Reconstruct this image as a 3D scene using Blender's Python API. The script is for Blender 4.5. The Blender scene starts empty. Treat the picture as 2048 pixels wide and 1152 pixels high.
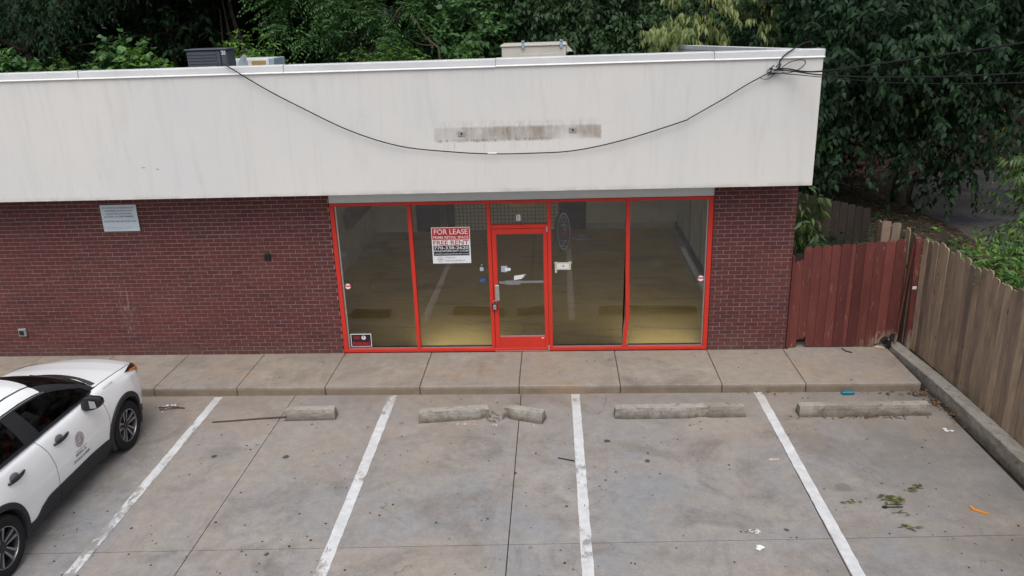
import bpy, bmesh, math, random
import numpy as np
from mathutils import Matrix, Vector

S = bpy.context.scene
COL = S.collection
rnd = random.Random(7)

# ------------------------------------------------------------------ camera
cam_d = bpy.data.cameras.new('camera')
cam = bpy.data.objects.new('camera', cam_d)
COL.objects.link(cam)
_r = Vector((0.99829087, 0.04904114, -0.03178531))
_u = Vector((0.01416775, 0.3245753, 0.94575375))
_w = Vector((-0.05669757, 0.94458766, -0.32332575))
CAM = Vector((3.61031295, -12.39269274, 5.35787455))
m = Matrix((_r, _u, -_w)).transposed().to_4x4()
m.translation = CAM
cam.matrix_world = m
cam_d.sensor_width = 36.0
cam_d.lens = 1619.822 / 2048 * 36
cam_d.clip_end = 600
cam_d.clip_start = 0.05
S.camera = cam

# ------------------------------------------------------------------ light
SUN_EL, SUN_AZ = math.radians(60), math.radians(178)     # azimuth clockwise from +Y: behind the camera, a little left
world = bpy.data.worlds.new('World')
S.world = world
world.use_nodes = True
wn = world.node_tree
wn.nodes.clear()
sky = wn.nodes.new('ShaderNodeTexSky')
sky.sky_type = 'NISHITA'
sky.sun_disc = False
sky.sun_elevation = SUN_EL
sky.sun_rotation = SUN_AZ
sky.air_density = 1.0
sky.dust_density = 4.0
hs = wn.nodes.new('ShaderNodeHueSaturation')
hs.inputs['Saturation'].default_value = 0.34
bg = wn.nodes.new('ShaderNodeBackground')
bg.inputs['Strength'].default_value = 0.15
wo = wn.nodes.new('ShaderNodeOutputWorld')
wn.links.new(sky.outputs[0], hs.inputs['Color'])
wn.links.new(hs.outputs[0], bg.inputs['Color'])
wn.links.new(bg.outputs[0], wo.inputs['Surface'])
sun_d = bpy.data.lights.new('sun', 'SUN')
sun_d.energy = 0.9
sun_d.angle = math.radians(50)
sun_d.color = (1.0, 0.985, 0.965)
sun = bpy.data.objects.new('sun', sun_d)
COL.objects.link(sun)
sd = Vector((math.sin(SUN_AZ) * math.cos(SUN_EL), math.cos(SUN_AZ) * math.cos(SUN_EL), math.sin(SUN_EL)))
sun.rotation_euler = sd.to_track_quat('Z', 'Y').to_euler()
sun.location = (0, -20, 30)
S.view_settings.view_transform = 'Standard'
S.view_settings.look = 'None'
S.view_settings.exposure = 0.22
S.view_settings.gamma = 1.0
S.view_settings.use_curve_mapping = False
S.render.engine = 'CYCLES'
S.cycles.use_denoising = True
S.cycles.max_bounces = 8
S.cycles.diffuse_bounces = 6
S.cycles.transparent_max_bounces = 12
S.cycles.caustics_reflective = False
S.cycles.caustics_refractive = False

# ------------------------------------------------------------------ helpers: objects
def tag(o, label=None, cat=None, group=None, kind=None):
    if label: o['label'] = label
    if cat: o['category'] = cat
    if group: o['group'] = group
    if kind: o['kind'] = kind
    return o

BASE = {}
def root_base(p):
    while p is not None:
        if p.name in BASE: return BASE[p.name]
        p = p.parent
    return Vector((0, 0, 0))

def thing(name, label, cat, loc=(0, 0, 0), rz=0.0, group=None):
    o = bpy.data.objects.new(name, None)
    o.empty_display_size = 0.2
    COL.objects.link(o)
    o.location = loc
    o.rotation_euler = (0, 0, rz)
    BASE[o.name] = Vector(loc)
    return tag(o, label, cat, group)

class MB:
    def __init__(s): s.v = []; s.f = []
    def face(s, pts):
        i = len(s.v); s.v += [tuple(p) for p in pts]; s.f.append(tuple(range(i, i + len(pts))))
    def add(s, vs, fs):
        i = len(s.v); s.v += [tuple(p) for p in vs]; s.f += [tuple(a + i for a in f) for f in fs]
    def box(s, x0, x1, y0, y1, z0, z1, skip=()):
        v = [(x0,y0,z0),(x1,y0,z0),(x1,y1,z0),(x0,y1,z0),(x0,y0,z1),(x1,y0,z1),(x1,y1,z1),(x0,y1,z1)]
        F = {'b':(3,2,1,0),'t':(4,5,6,7),'f':(0,1,5,4),'r':(1,2,6,5),'k':(2,3,7,6),'l':(3,0,4,7)}
        s.add(v, [F[k] for k in F if k not in skip])
    def bevbox(s, x0, x1, y0, y1, z0, z1, b=0.004):
        # box with chamfered edges on all sides (as three crossed slabs hull)
        bm = bmesh.new()
        bmesh.ops.create_cube(bm, size=1)
        for q in bm.verts:
            q.co = Vector(((x0+x1)/2 + q.co.x*(x1-x0), (y0+y1)/2 + q.co.y*(y1-y0), (z0+z1)/2 + q.co.z*(z1-z0)))
        bmesh.ops.bevel(bm, geom=bm.edges[:], offset=b, segments=1, affect='EDGES')
        bm.verts.index_update()
        s.add([q.co[:] for q in bm.verts], [[q.index for q in f.verts] for f in bm.faces])
        bm.free()
    def tube(s, pts, r, n=8, r1=None, cap=True):
        pts = [Vector(p) for p in pts]
        k = len(pts); i0 = len(s.v)
        prev = None
        for j, p in enumerate(pts):
            t = (pts[min(j+1, k-1)] - pts[max(j-1, 0)]).normalized()
            if prev is None:
                a = t.orthogonal().normalized()
            else:
                a = (prev - t * prev.dot(t)).normalized()
            prev = a
            b = t.cross(a)
            rr = r[j] if isinstance(r, (list, tuple)) else (r if r1 is None else r + (r1 - r) * j / max(1, k - 1))
            for q in range(n):
                an = 2 * math.pi * q / n
                s.v.append(tuple(p + (a * math.cos(an) + b * math.sin(an)) * rr))
        for j in range(k - 1):
            for q in range(n):
                s.f.append((i0+j*n+q, i0+j*n+(q+1)%n, i0+(j+1)*n+(q+1)%n, i0+(j+1)*n+q))
        if cap:
            s.f.append(tuple(i0 + q for q in range(n))[::-1])
            s.f.append(tuple(i0 + (k-1)*n + q for q in range(n)))
    def prism(s, poly, axis, a0, a1):
        # poly: 2d points; axis: 'x','y','z' extrusion
        def P(p, a):
            return {'x': (a, p[0], p[1]), 'y': (p[0], a, p[1]), 'z': (p[0], p[1], a)}[axis]
        n = len(poly); i = len(s.v)
        s.v += [P(p, a0) for p in poly] + [P(p, a1) for p in poly]
        s.f.append(tuple(range(i, i+n))[::-1]); s.f.append(tuple(range(i+n, i+2*n)))
        for q in range(n):
            s.f.append((i+q, i+(q+1)%n, i+n+(q+1)%n, i+n+q))
    def lathe(s, prof, c, axis='x', n=32, close=False):
        # prof: list (radius, along)
        i0 = len(s.v); k = len(prof)
        for (r, a) in prof:
            for q in range(n):
                t = 2*math.pi*q/n
                if axis == 'x': s.v.append((c[0]+a, c[1]+r*math.cos(t), c[2]+r*math.sin(t)))
                elif axis == 'y': s.v.append((c[0]+r*math.cos(t), c[1]+a, c[2]+r*math.sin(t)))
                else: s.v.append((c[0]+r*math.cos(t), c[1]+r*math.sin(t), c[2]+a))
        for j in range(k-1):
            for q in range(n):
                s.f.append((i0+j*n+q, i0+j*n+(q+1)%n, i0+(j+1)*n+(q+1)%n, i0+(j+1)*n+q))
    def build(s, name, mat, parent=None, local=False, smooth=False, recalc=True):
        me = bpy.data.meshes.new(name)
        b = Vector((0,0,0)) if local else root_base(parent)
        me.from_pydata([(v[0]-b.x, v[1]-b.y, v[2]-b.z) for v in s.v], [], s.f)
        if recalc:
            bm = bmesh.new(); bm.from_mesh(me)
            bmesh.ops.recalc_face_normals(bm, faces=bm.faces[:])
            bm.to_mesh(me); bm.free()
        if smooth is True:
            me.polygons.foreach_set('use_smooth', [True]*len(me.polygons))
        me.update()
        if mat: me.materials.append(mat)
        o = bpy.data.objects.new(name, me)
        COL.objects.link(o)
        if parent is not None: o.parent = parent
        return o

def smooth_angle(o, deg=35):
    me = o.data
    me.polygons.foreach_set('use_smooth', [True]*len(me.polygons))
    bm = bmesh.new(); bm.from_mesh(me)
    for e in bm.edges:
        if len(e.link_faces) == 2 and e.calc_face_angle(0) > math.radians(deg): e.smooth = False
    bm.to_mesh(me); bm.free()

def np_mesh(name, verts, faces, mat, parent=None, base=(0,0,0)):
    """faces: (N,k) array, all the same size"""
    me = bpy.data.meshes.new(name)
    verts = np.asarray(verts, dtype=np.float32) - np.asarray(base, dtype=np.float32)
    faces = np.asarray(faces, dtype=np.int32)
    n, k = faces.shape
    me.vertices.add(len(verts)); me.vertices.foreach_set('co', verts.ravel())
    me.loops.add(n*k); me.loops.foreach_set('vertex_index', faces.ravel())
    me.polygons.add(n)
    me.polygons.foreach_set('loop_start', np.arange(0, n*k, k, dtype=np.int32))
    me.polygons.foreach_set('loop_total', np.full(n, k, dtype=np.int32))
    me.update(calc_edges=True)
    me.materials.append(mat)
    o = bpy.data.objects.new(name, me)
    COL.objects.link(o)
    if parent is not None: o.parent = parent
    return o

def text_geo(body, size=1.0, bold=0.0, align='LEFT', sx=1.0, res=3, space=1.0):
    cu = bpy.data.curves.new('t', 'FONT')
    cu.body = body; cu.size = size; cu.offset = bold; cu.align_x = align; cu.resolution_u = res
    cu.space_character = space
    cu.fill_mode = 'FRONT'
    o = bpy.data.objects.new('t', cu); COL.objects.link(o)
    dg = bpy.context.evaluated_depsgraph_get()
    me = bpy.data.meshes.new_from_object(o.evaluated_get(dg))
    vs = [(v.co.x*sx, v.co.y) for v in me.vertices]; fs = [tuple(p.vertices) for p in me.polygons]
    bpy.data.objects.remove(o); bpy.data.curves.remove(cu); bpy.data.meshes.remove(me)
    return vs, fs

def text_fit(body, x0, x1, zc, h, bold=0.0, res=3):
    """flat text fitted to x0..x1 and cap height h, centred on zc. 2-D."""
    vs, fs = text_geo(body, 1.0, bold, res=res)
    xs = [v[0] for v in vs]; zs = [v[1] for v in vs]
    a, b = min(xs), max(xs); c, d = min(zs), max(zs)
    cap = 0.72 if (d - c) > 0.5 else (d - c)
    k = h / (d - c)
    return [((v[0]-a)/(b-a)*(x1-x0)+x0, (v[1]-(c+d)/2)*k+zc) for v in vs], fs

# ------------------------------------------------------------------ helpers: materials
class NT:
    def __init__(s, name):
        s.m = bpy.data.materials.new(name); s.m.use_nodes = True
        s.t = s.m.node_tree; s.t.nodes.clear()
        s.out = s.t.nodes.new('ShaderNodeOutputMaterial')
    def n(s, typ, ins=None, **props):
        nd = s.t.nodes.new('ShaderNode' + typ)
        for k, v in props.items(): setattr(nd, k, v)
        for k, v in (ins or {}).items():
            sk = nd.inputs[k]
            if isinstance(v, bpy.types.NodeSocket): s.t.links.new(v, sk)
            else: sk.default_value = v
        return nd
    def surf(s, sock): s.t.links.new(sock, s.out.inputs['Surface'])
    def pos(s):
        if not hasattr(s, '_p'): s._p = s.n('NewGeometry').outputs['Position']
        return s._p
    def obj(s):
        if not hasattr(s, '_o'): s._o = s.n('TexCoord').outputs['Object']
        return s._o
    def map(s, vec, scale=(1,1,1), loc=(0,0,0)):
        return s.n('Mapping', {'Vector': vec, 'Scale': scale, 'Location': loc}).outputs[0]
    def noise(s, vec, scale, detail=4, rough=.6, dist=0.0):
        return s.n('TexNoise', {'Vector': vec, 'Scale': scale, 'Detail': detail, 'Roughness': rough, 'Distortion': dist}).outputs[0]
    def ramp(s, fac, stops, interp='LINEAR'):
        r = s.n('ValToRGB', {'Fac': fac}); cr = r.color_ramp; cr.interpolation = interp
        while len(cr.elements) < len(stops): cr.elements.new(0.5)
        for e, (p, c) in zip(cr.elements, stops):
            e.position = p; e.color = (c, c, c, 1) if not isinstance(c, (tuple, list)) else (*c, 1)
        return r.outputs[0]
    def mix(s, fac, a, b, mode='MIX'):
        q = s.n('Mix', data_type='RGBA', blend_type=mode)
        q.clamp_factor = True
        for k, v in ((0, fac), (6, a), (7, b)):
            if isinstance(v, bpy.types.NodeSocket): s.t.links.new(v, q.inputs[k])
            else: q.inputs[k].default_value = (*v, 1) if isinstance(v, (tuple, list)) and len(v) == 3 else v
        return q.outputs[2]
    def math(s, op, a, b=0.0, c=0.0, clamp=False):
        q = s.n('Math', operation=op); q.use_clamp = clamp
        for k, v in enumerate((a, b, c)):
            if isinstance(v, bpy.types.NodeSocket): s.t.links.new(v, q.inputs[k])
            else: q.inputs[k].default_value = v
        return q.outputs[0]
    def sep(s, vec):
        q = s.n('SeparateXYZ', {'Vector': vec}); return q.outputs
    def bump(s, h, strength=.3, dist=.01):
        return s.n('Bump', {'Height': h, 'Strength': strength, 'Distance': dist}).outputs[0]
    def bsdf(s, col, rough=.7, spec=.3, metal=0.0, normal=None, **kw):
        ins = {'Base Color': col if isinstance(col, bpy.types.NodeSocket) else (*col, 1), 'Roughness': rough,
               'Specular IOR Level': spec, 'Metallic': metal}
        if normal is not None: ins['Normal'] = normal
        ins.update(kw)
        q = s.n('BsdfPrincipled', ins); s.surf(q.outputs[0]); return q

def simple(name, col, rough=.6, spec=.3, metal=0.0, var=.12, scale=8.0, bump=0.0, coat=0.0):
    t = NT(name)
    nz = t.noise(t.obj(), scale, 5, .65)
    k = t.ramp(nz, [(.25, 1-var), (.75, 1+var)])
    c = t.mix(1.0, col, k, 'MULTIPLY')
    nrm = t.bump(t.noise(t.obj(), scale*6, 4), bump, .01) if bump else None
    t.bsdf(c, rough, spec, metal, nrm, **({'Coat Weight': coat, 'Coat Roughness': .05} if coat else {}))
    return t.m

def box_mask(t, p, x0, x1, z0, z1, ex=.02, ez=.02):
    """soft 0..1 mask in world x and z"""
    o = t.sep(p)
    def edge(v, a, b, e):
        l = t.n('MapRange', {'Value': v, 'From Min': a-e, 'From Max': a+e}).outputs[0]
        r = t.n('MapRange', {'Value': v, 'From Min': b+e, 'From Max': b-e}).outputs[0]
        return t.math('MULTIPLY', l, r)
    return t.math('MULTIPLY', edge(o[0], x0, x1, ex), edge(o[2], z0, z1, ez))

def concrete_colour(t, warm=(.318,.282,.250), cool=(.262,.262,.270), dark=(.165,.146,.130), seed=0.0):
    p = t.map(t.pos(), loc=(seed, seed*.7, 0))
    big = t.noise(p, .55, 5, .62, .8)
    c = t.mix(t.ramp(big, [(.36, 0), (.64, 1)]), warm, cool)
    st = t.noise(t.map(p, loc=(11, 3, 0)), .9, 6, .68, 1.2)
    c = t.mix(t.ramp(st, [(.50, 0), (.74, .85)]), c, dark)
    pale = t.noise(t.map(p, loc=(-7, 21, 0)), 1.4, 5, .6, .5)
    c = t.mix(t.ramp(pale, [(.56, 0), (.78, .5)]), c, (.43, .405, .38))
    tan = t.noise(t.map(p, loc=(31, -9, 0)), .8, 4, .6, .6)
    c = t.mix(t.ramp(tan, [(.54, 0), (.75, .55)]), c, (.33, .262, .205))
    fine = t.noise(p, 55, 3, .7)
    c = t.mix(1.0, c, t.ramp(fine, [(.2, .82), (.8, 1.16)]), 'MULTIPLY')
    mid = t.noise(p, 7, 5, .75)
    c = t.mix(1.0, c, t.ramp(mid, [(.25, .80), (.75, 1.14)]), 'MULTIPLY')
    return c, fine

def gum_spots(t, c, scale=2.6, rmin=.02, dens=.55, col=(.06,.052,.045)):
    p = t.map(t.pos(), scale=(1,1,.02))
    wob = t.noise(p, 14, 2)
    pv = t.n('VectorMath', {0: p, 1: t.n('CombineXYZ', {0: t.math('MULTIPLY', wob, .05), 1: t.math('MULTIPLY', wob, -.04)}).outputs[0]}, operation='ADD').outputs[0]
    v = t.n('TexVoronoi', {'Vector': pv, 'Scale': scale, 'Randomness': 1.0})
    rc = t.sep(v.outputs['Color'])
    rad = t.math('MULTIPLY', t.math('POWER', rc[0], 5.0), .10)
    rad = t.math('ADD', rad, rmin)
    on = t.math('LESS_THAN', rc[1], dens)
    hit = t.n('MapRange', {'Value': v.outputs['Distance'], 'From Min': rad, 'From Max': t.math('MULTIPLY', rad, .75)}).outputs[0]
    f = t.math('MULTIPLY', t.math('MULTIPLY', hit, on), t.math('ADD', t.math('MULTIPLY', rc[2], .6), .35))
    return t.mix(f, c, col)

# ---- concrete family
def mat_lot():
    t = NT('lot_concrete')
    c, fine = concrete_colour(t)
    o = t.sep(t.pos())
    # grime gathered along the kerb foot and behind the wheel stops
    kerb = t.n('MapRange', {'Value': o[1], 'From Min': -1.75, 'From Max': -1.30}).outputs[0]
    kn = t.noise(t.pos(), 3.0, 5, .7)
    c = t.mix(t.math('MULTIPLY', kerb, t.math('MULTIPLY', kn, .55)), c, (.17, .135, .105))
    tan = t.n('MapRange', {'Value': o[1], 'From Min': -3.4, 'From Max': -1.8}).outputs[0]
    c = t.mix(t.math('MULTIPLY', tan, .28), c, (.30, .235, .18))
    # the end bay by the fence is dirtier
    rt = t.n('MapRange', {'Value': o[0], 'From Min': 6.2, 'From Max': 8.2}).outputs[0]
    rn = t.ramp(t.noise(t.map(t.pos(), loc=(5,5,0)), 1.1, 6, .65, 1.0), [(.35, .15), (.7, .75)])
    c = t.mix(t.math('MULTIPLY', rt, rn), c, (.165, .150, .135))
    # tyre scuff streaks along the bays
    sk = t.noise(t.map(t.pos(), scale=(3.2, .35, 1)), 1.6, 5, .7, .4)
    c = t.mix(t.ramp(sk, [(.60, 0), (.80, .45)]), c, (.15, .14, .135))
    # fine cracks
    v = t.n('TexVoronoi', {'Vector': t.n('VectorMath', {0: t.pos(), 1: t.n('TexNoise', {'Vector': t.pos(), 'Scale': 1.5, 'Detail': 5}).outputs[1]}, operation='ADD').outputs[0], 'Scale': .35}, feature='DISTANCE_TO_EDGE')
    ck = t.ramp(v.outputs['Distance'], [(0.0, 1), (.0022, 0)])
    cm = t.ramp(t.noise(t.map(t.pos(), loc=(3,8,0)), .5, 2), [(.55, 0), (.6, .55)])
    c = t.mix(t.math('MULTIPLY', ck, cm), c, (.10, .085, .075))
    c = gum_spots(t, c, 2.1, .022, .58)
    c = gum_spots(t, c, 4.6, .012, .34, (.075,.066,.058))
    c = gum_spots(t, c, 1.0, .02, .22, (.11,.10,.09))
    t.bsdf(c, .82, .25, normal=t.bump(fine, .25, .004))
    return t.m
def mat_walk():
    t = NT('sidewalk_concrete')
    c, fine = concrete_colour(t, (.335,.283,.232), (.30,.265,.232), (.20,.172,.146), 40.0)
    o = t.sep(t.pos())
    # the drip line and kerb edge are stained brown
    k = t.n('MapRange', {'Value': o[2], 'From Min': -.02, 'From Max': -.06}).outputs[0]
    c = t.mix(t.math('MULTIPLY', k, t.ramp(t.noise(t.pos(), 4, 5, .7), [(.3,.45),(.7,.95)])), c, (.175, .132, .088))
    ru = t.noise(t.map(t.pos(), loc=(2.6,7,0)), .9, 4)
    c = t.mix(t.ramp(ru, [(.56, 0), (.72, .45)]), c, (.34, .225, .13))
    c = gum_spots(t, c, 2.0, .014, .30)
    t.bsdf(c, .8, .25, normal=t.bump(fine, .2, .003))
    return t.m
def mat_stop():
    t = NT('wheel_stop_concrete')
    c, fine = concrete_colour(t, (.38,.35,.30), (.35,.335,.31), (.22,.195,.16), 70.0)
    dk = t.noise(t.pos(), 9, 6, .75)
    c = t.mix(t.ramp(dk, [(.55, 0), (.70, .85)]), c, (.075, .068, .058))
    lo = t.n('MapRange', {'Value': t.sep(t.pos())[2], 'From Min': -.06, 'From Max': -.135}).outputs[0]  # darker foot: mottled dirt plus contact shade put into the colour
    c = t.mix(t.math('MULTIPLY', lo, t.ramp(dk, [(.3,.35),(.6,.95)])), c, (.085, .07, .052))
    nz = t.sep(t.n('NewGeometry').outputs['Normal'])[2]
    sd_ = t.n('MapRange', {'Value': nz, 'From Min': .75, 'From Max': .35}).outputs[0]  # steep faces darkened by normal: shade painted in, mottled with dirt
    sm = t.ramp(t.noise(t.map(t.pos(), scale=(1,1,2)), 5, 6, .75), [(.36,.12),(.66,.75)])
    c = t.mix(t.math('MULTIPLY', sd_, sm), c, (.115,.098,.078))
    t.bsdf(c, .9, .2, normal=t.bump(t.noise(t.pos(), 40, 5, .7), .6, .01))
    return t.m
def mat_paint(name, wear):
    t = NT(name)
    c, fine = concrete_colour(t)
    n1 = t.noise(t.map(t.pos(), scale=(1,.55,1)), 9, 7, .8, .5)
    big = t.noise(t.map(t.pos(), loc=(wear*50, 2, 0)), .8, 3)
    thr = t.math('ADD', n1, t.math('MULTIPLY', t.math('SUBTRACT', big, .5), .9))
    f = t.ramp(thr, [(.24+wear*.36-.04, 1), (.24+wear*.36+.05, 0)])
    dirt = t.ramp(t.noise(t.pos(), 6, 6, .7), [(.3, .74), (.7, 1.05)])
    pw = t.mix(1.0, (.66, .67, .68), dirt, 'MULTIPLY')
    o = t.sep(t.pos())
    far = t.n('MapRange', {'Value': o[1], 'From Min': -2.0, 'From Max': -1.6}).outputs[0]
    pw = t.mix(t.math('MULTIPLY', far, .45), pw, (.40, .36, .32))
    t.bsdf(t.mix(t.math('MULTIPLY', f, .92), pw, c), .7, .25, normal=t.bump(n1, .2, .003))
    return t.m
MAT = {}
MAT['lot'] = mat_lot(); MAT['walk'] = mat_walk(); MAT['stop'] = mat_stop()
MAT['joint'] = simple('joint_dirt', (.045,.038,.032), .95, .1)

# ---- brick
def mat_brick():
    t = NT('brick_face')
    isl = t.n('NewGeometry').outputs['Random Per Island']
    ob = t.n('ObjectInfo').outputs['Random']
    r = t.math('FRACT', t.math('ADD', isl, t.math('MULTIPLY', ob, 7.31)))
    c = t.ramp(r, [(0, (.106,.032,.032)), (.10, (.090,.030,.032)), (.2, (.110,.033,.032)), (.5, (.120,.036,.033)), (.8, (.106,.032,.032)), (.93, (.130,.041,.036)), (1, (.078,.029,.032))])
    n1 = t.noise(t.pos(), 38, 5, .7)
    c = t.mix(1.0, c, t.ramp(n1, [(.25,.78),(.75,1.2)]), 'MULTIPLY')
    big = t.noise(t.pos(), .9, 4, .6)
    c = t.mix(1.0, c, t.ramp(big, [(.3,.86),(.7,1.12)]), 'MULTIPLY')
    # mineral bloom: pale runs under the old fitting
    bl = t.math('MULTIPLY', box_mask(t, t.pos(), -3.72, -3.50, .42, 1.25, .06, .10), t.ramp(t.noise(t.map(t.pos(), scale=(1,1,.35)), 22, 5, .7), [(.50,0),(.66,.7)]))
    c = t.mix(bl, c, (.33,.25,.27))
    spl = t.n('MapRange', {'Value': t.sep(t.pos())[2], 'From Min': .30, 'From Max': .02}).outputs[0]
    c = t.mix(t.math('MULTIPLY', spl, t.ramp(t.noise(t.pos(), 3.5, 6, .75), [(.36,0),(.66,.65)])), c, (.105,.078,.066))
    t.bsdf(c, .78, .28, normal=t.bump(n1, .3, .004))
    return t.m
MAT['brick'] = mat_brick()
def mat_mortar():
    t = NT('mortar')
    n1 = t.noise(t.pos(), 30, 5, .7)
    c = t.mix(t.ramp(n1, [(.3,0),(.7,1)]), (.25,.20,.195), (.36,.30,.29))
    t.bsdf(c, .92, .15, normal=t.bump(n1, .4, .004)); return t.m
MAT['mortar'] = mat_mortar()

# ---- stucco fascia
def mat_stucco():
    t = NT('painted_stucco')
    p = t.pos()
    c = (.62,.592,.545)
    big = t.noise(t.map(p, scale=(1,1,1.4)), .35, 4, .6)
    c = t.mix(t.ramp(big, [(.3,0),(.7,1)]), (.655,.637,.605), (.595,.595,.595))
    run = t.noise(t.map(p, scale=(4.1,4.1,.5)), 1.1, 8, .74, .9)
    c = t.mix(t.ramp(run, [(.50,0),(.80,.36)]), c, (.41,.40,.395))
    run2 = t.noise(t.map(p, scale=(6,6,.55), loc=(3,3,1)), 1.0, 8, .76, .8)
    o = t.sep(p)
    topf = t.n('MapRange', {'Value': o[2], 'From Min': 3.6, 'From Max': 4.65}).outputs[0]
    c = t.mix(t.math('MULTIPLY', t.ramp(run2, [(.54,0),(.76,.40)]), topf), c, (.39,.385,.385))
    low = t.n('MapRange', {'Value': o[2], 'From Min': 2.90, 'From Max': 2.83}).outputs[0]
    c = t.mix(t.math('MULTIPLY', low, t.ramp(t.noise(p, 3, 5, .7), [(.4,0),(.7,.6)])), c, (.30,.275,.24))
    # grime left by a removed sign
    st = t.noise(t.map(p, scale=(7,7,1.6)), 2.2, 8, .78, .6)
    wob = t.math('MULTIPLY', t.math('SUBTRACT', t.noise(t.map(p, scale=(5,5,.6)), 2.5, 4), .5), .16)
    zz = t.math('ADD', o[2], wob)
    zg = t.n('MapRange', {'Value': zz, 'From Min': 3.57, 'From Max': 3.70}).outputs[0]
    nd_ = t.n('TexNoise', {'Vector': t.map(p, scale=(6,6,3)), 'Scale': 3.0, 'Detail': 6, 'Roughness': .75}).outputs[1]
    off_ = t.n('VectorMath', {0: nd_, 1: (-.5,-.5,-.5)}, operation='ADD').outputs[0]
    p2 = t.n('VectorMath', {0: off_, 1: (.05,.05,.055), 2: p}, operation='MULTIPLY_ADD').outputs[0]
    mk = box_mask(t, p2, 1.845, 4.265, 3.59, 3.785, .010, .018)
    wedge = t.n('MapRange', {'Value': t.math('ADD', o[2], t.math('MULTIPLY', o[0], .28)), 'From Min': 4.66, 'From Max': 4.80}).outputs[0]
    ends = t.n('MapRange', {'Value': o[0], 'From Min': 3.55, 'From Max': 3.75}).outputs[0]
    mk = t.math('MULTIPLY', mk, t.math('SUBTRACT', 1.0, t.math('MULTIPLY', ends, t.math('SUBTRACT', .85, t.math('MULTIPLY', wedge, .6)))))
    lft = t.n('MapRange', {'Value': o[0], 'From Min': 2.35, 'From Max': 2.10}).outputs[0]
    mk = t.math('MULTIPLY', mk, t.math('SUBTRACT', 1.0, t.math('MULTIPLY', lft, .55)))
    patch = t.noise(t.map(p, scale=(1,1,.8), loc=(1.7,0,.3)), 1.7, 4, .6)
    g = t.math('MULTIPLY', mk, t.math('ADD', t.ramp(st, [(.30,.42),(.66,.86)]), t.math('MULTIPLY', t.math('SUBTRACT', patch, .5), 1.9)), clamp=True)
    c = t.mix(g, c, (.175,.122,.082))
    # darker grime line at the lower edge and smudge above
    le = t.math('MULTIPLY', box_mask(t, p2, 1.85, 3.55, 3.575, 3.615, .02, .010), t.ramp(st, [(.42,0),(.6,.85)]))
    c = t.mix(le, c, (.10,.078,.058))
    up = t.math('MULTIPLY', box_mask(t, p, 1.9, 4.35, 3.80, 3.86, .12, .04), t.ramp(st, [(.45,0),(.7,.55)]))
    c = t.mix(up, c, (.24,.21,.19))
    dr = t.math('MULTIPLY', box_mask(t, p, 2.0, 3.75, 3.46, 3.58, .1, .05), t.ramp(t.noise(t.map(p, scale=(30,30,1)), 1.2, 3), [(.56,0),(.7,.6)]))
    c = t.mix(dr, c, (.30,.265,.22))
    pale = t.math('MULTIPLY', box_mask(t, p, 1.5, 4.2, 3.28, 3.56, .2, .1), .5)
    c = t.mix(pale, c, (.69,.675,.65))
    # two worn nicks on the left
    nick = t.math('MAXIMUM', box_mask(t, p, -2.60,-2.55,3.305,3.315,.008,.004), box_mask(t, p, -2.38,-2.34,3.278,3.288,.008,.004))
    c = t.mix(nick, c, (.10,.09,.08))
    hi = t.noise(p, 120, 3, .7)
    t.bsdf(c, .88, .2, normal=t.bump(hi, .35, .004))
    return t.m
MAT['stucco'] = mat_stucco()
def mat_coping():
    t = NT('coping_metal')
    c = t.mix(t.ramp(t.noise(t.map(t.pos(), scale=(1,1,3)), 1.2, 5, .6), [(.3,0),(.7,1)]), (.66,.67,.68), (.54,.55,.565))
    t.bsdf(c, .5, .4, .0); return t.m
MAT['coping'] = mat_coping()
MAT['coping_edge'] = simple('coping_edge', (.72,.72,.72), .4, .5)
MAT['header'] = simple('header_panel', (.60,.65,.66), .7, .3, var=.06, scale=2)
MAT['roof'] = simple('roof_membrane', (.16,.155,.15), .9, .2)
MAT['sidewall'] = simple('side_wall', (.12,.045,.04), .9, .2)

# ---- storefront
def mat_red():
    t = NT('red_frame_paint')
    n1 = t.noise(t.obj(), 3, 5, .65)
    c = t.mix(t.ramp(n1, [(.3,0),(.7,1)]), (.60,.034,.019), (.52,.032,.020))
    ch = t.noise(t.obj(), 26, 4, .7)
    c = t.mix(t.ramp(ch, [(.73,0),(.77,.5)]), c, (.55,.30,.25))
    t.bsdf(c, .5, .35); return t.m
MAT['red'] = mat_red()
MAT['alu'] = simple('aluminium', (.42,.42,.41), .4, .5, .6, .1, 12)
MAT['alu_dark'] = simple('dark_gasket', (.03,.03,.03), .6, .3)
def mat_glass(name, tint, k=1.5, off=.035):
    t = NT(name)
    fr = t.n('Fresnel', {'IOR': 1.52}).outputs[0]
    nz = t.noise(t.obj(), 1.3, 2)
    nrm = t.bump(nz, .04, .02)
    f = t.math('ADD', t.math('MULTIPLY', fr, k), off, clamp=True)
    gl = t.n('BsdfGlossy', {'Color': (1,1,1,1), 'Roughness': .015, 'Normal': nrm}).outputs[0]
    tr = t.n('BsdfTransparent', {'Color': (*tint, 1)}).outputs[0]
    mx = t.n('MixShader', {0: f, 1: tr, 2: gl}).outputs[0]
    # a thin uneven film of dust and wipe marks
    sm = t.noise(t.map(t.pos(), scale=(1.2,1,2.6)), 2.2, 7, .72, 1.2)
    df = t.n('BsdfDiffuse', {'Color': (.55,.55,.52,1)}).outputs[0]
    mx = t.n('MixShader', {0: t.ramp(sm, [(.42,.0),(.74,.03)]), 1: mx, 2: df}).outputs[0]
    t.surf(mx); return t.m
MAT['glass'] = mat_glass('shop_glass', (.95,.95,.91), 1.75, .0)
MAT['door_glass'] = mat_glass('door_glass', (.95,.95,.91), 1.75, .0)
MAT['car_glass'] = mat_glass('car_glass', (.035,.052,.045), .22, .0)
MAT['screen_glass'] = mat_glass('screen_glass', (.02,.022,.022), .22, .0)
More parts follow.
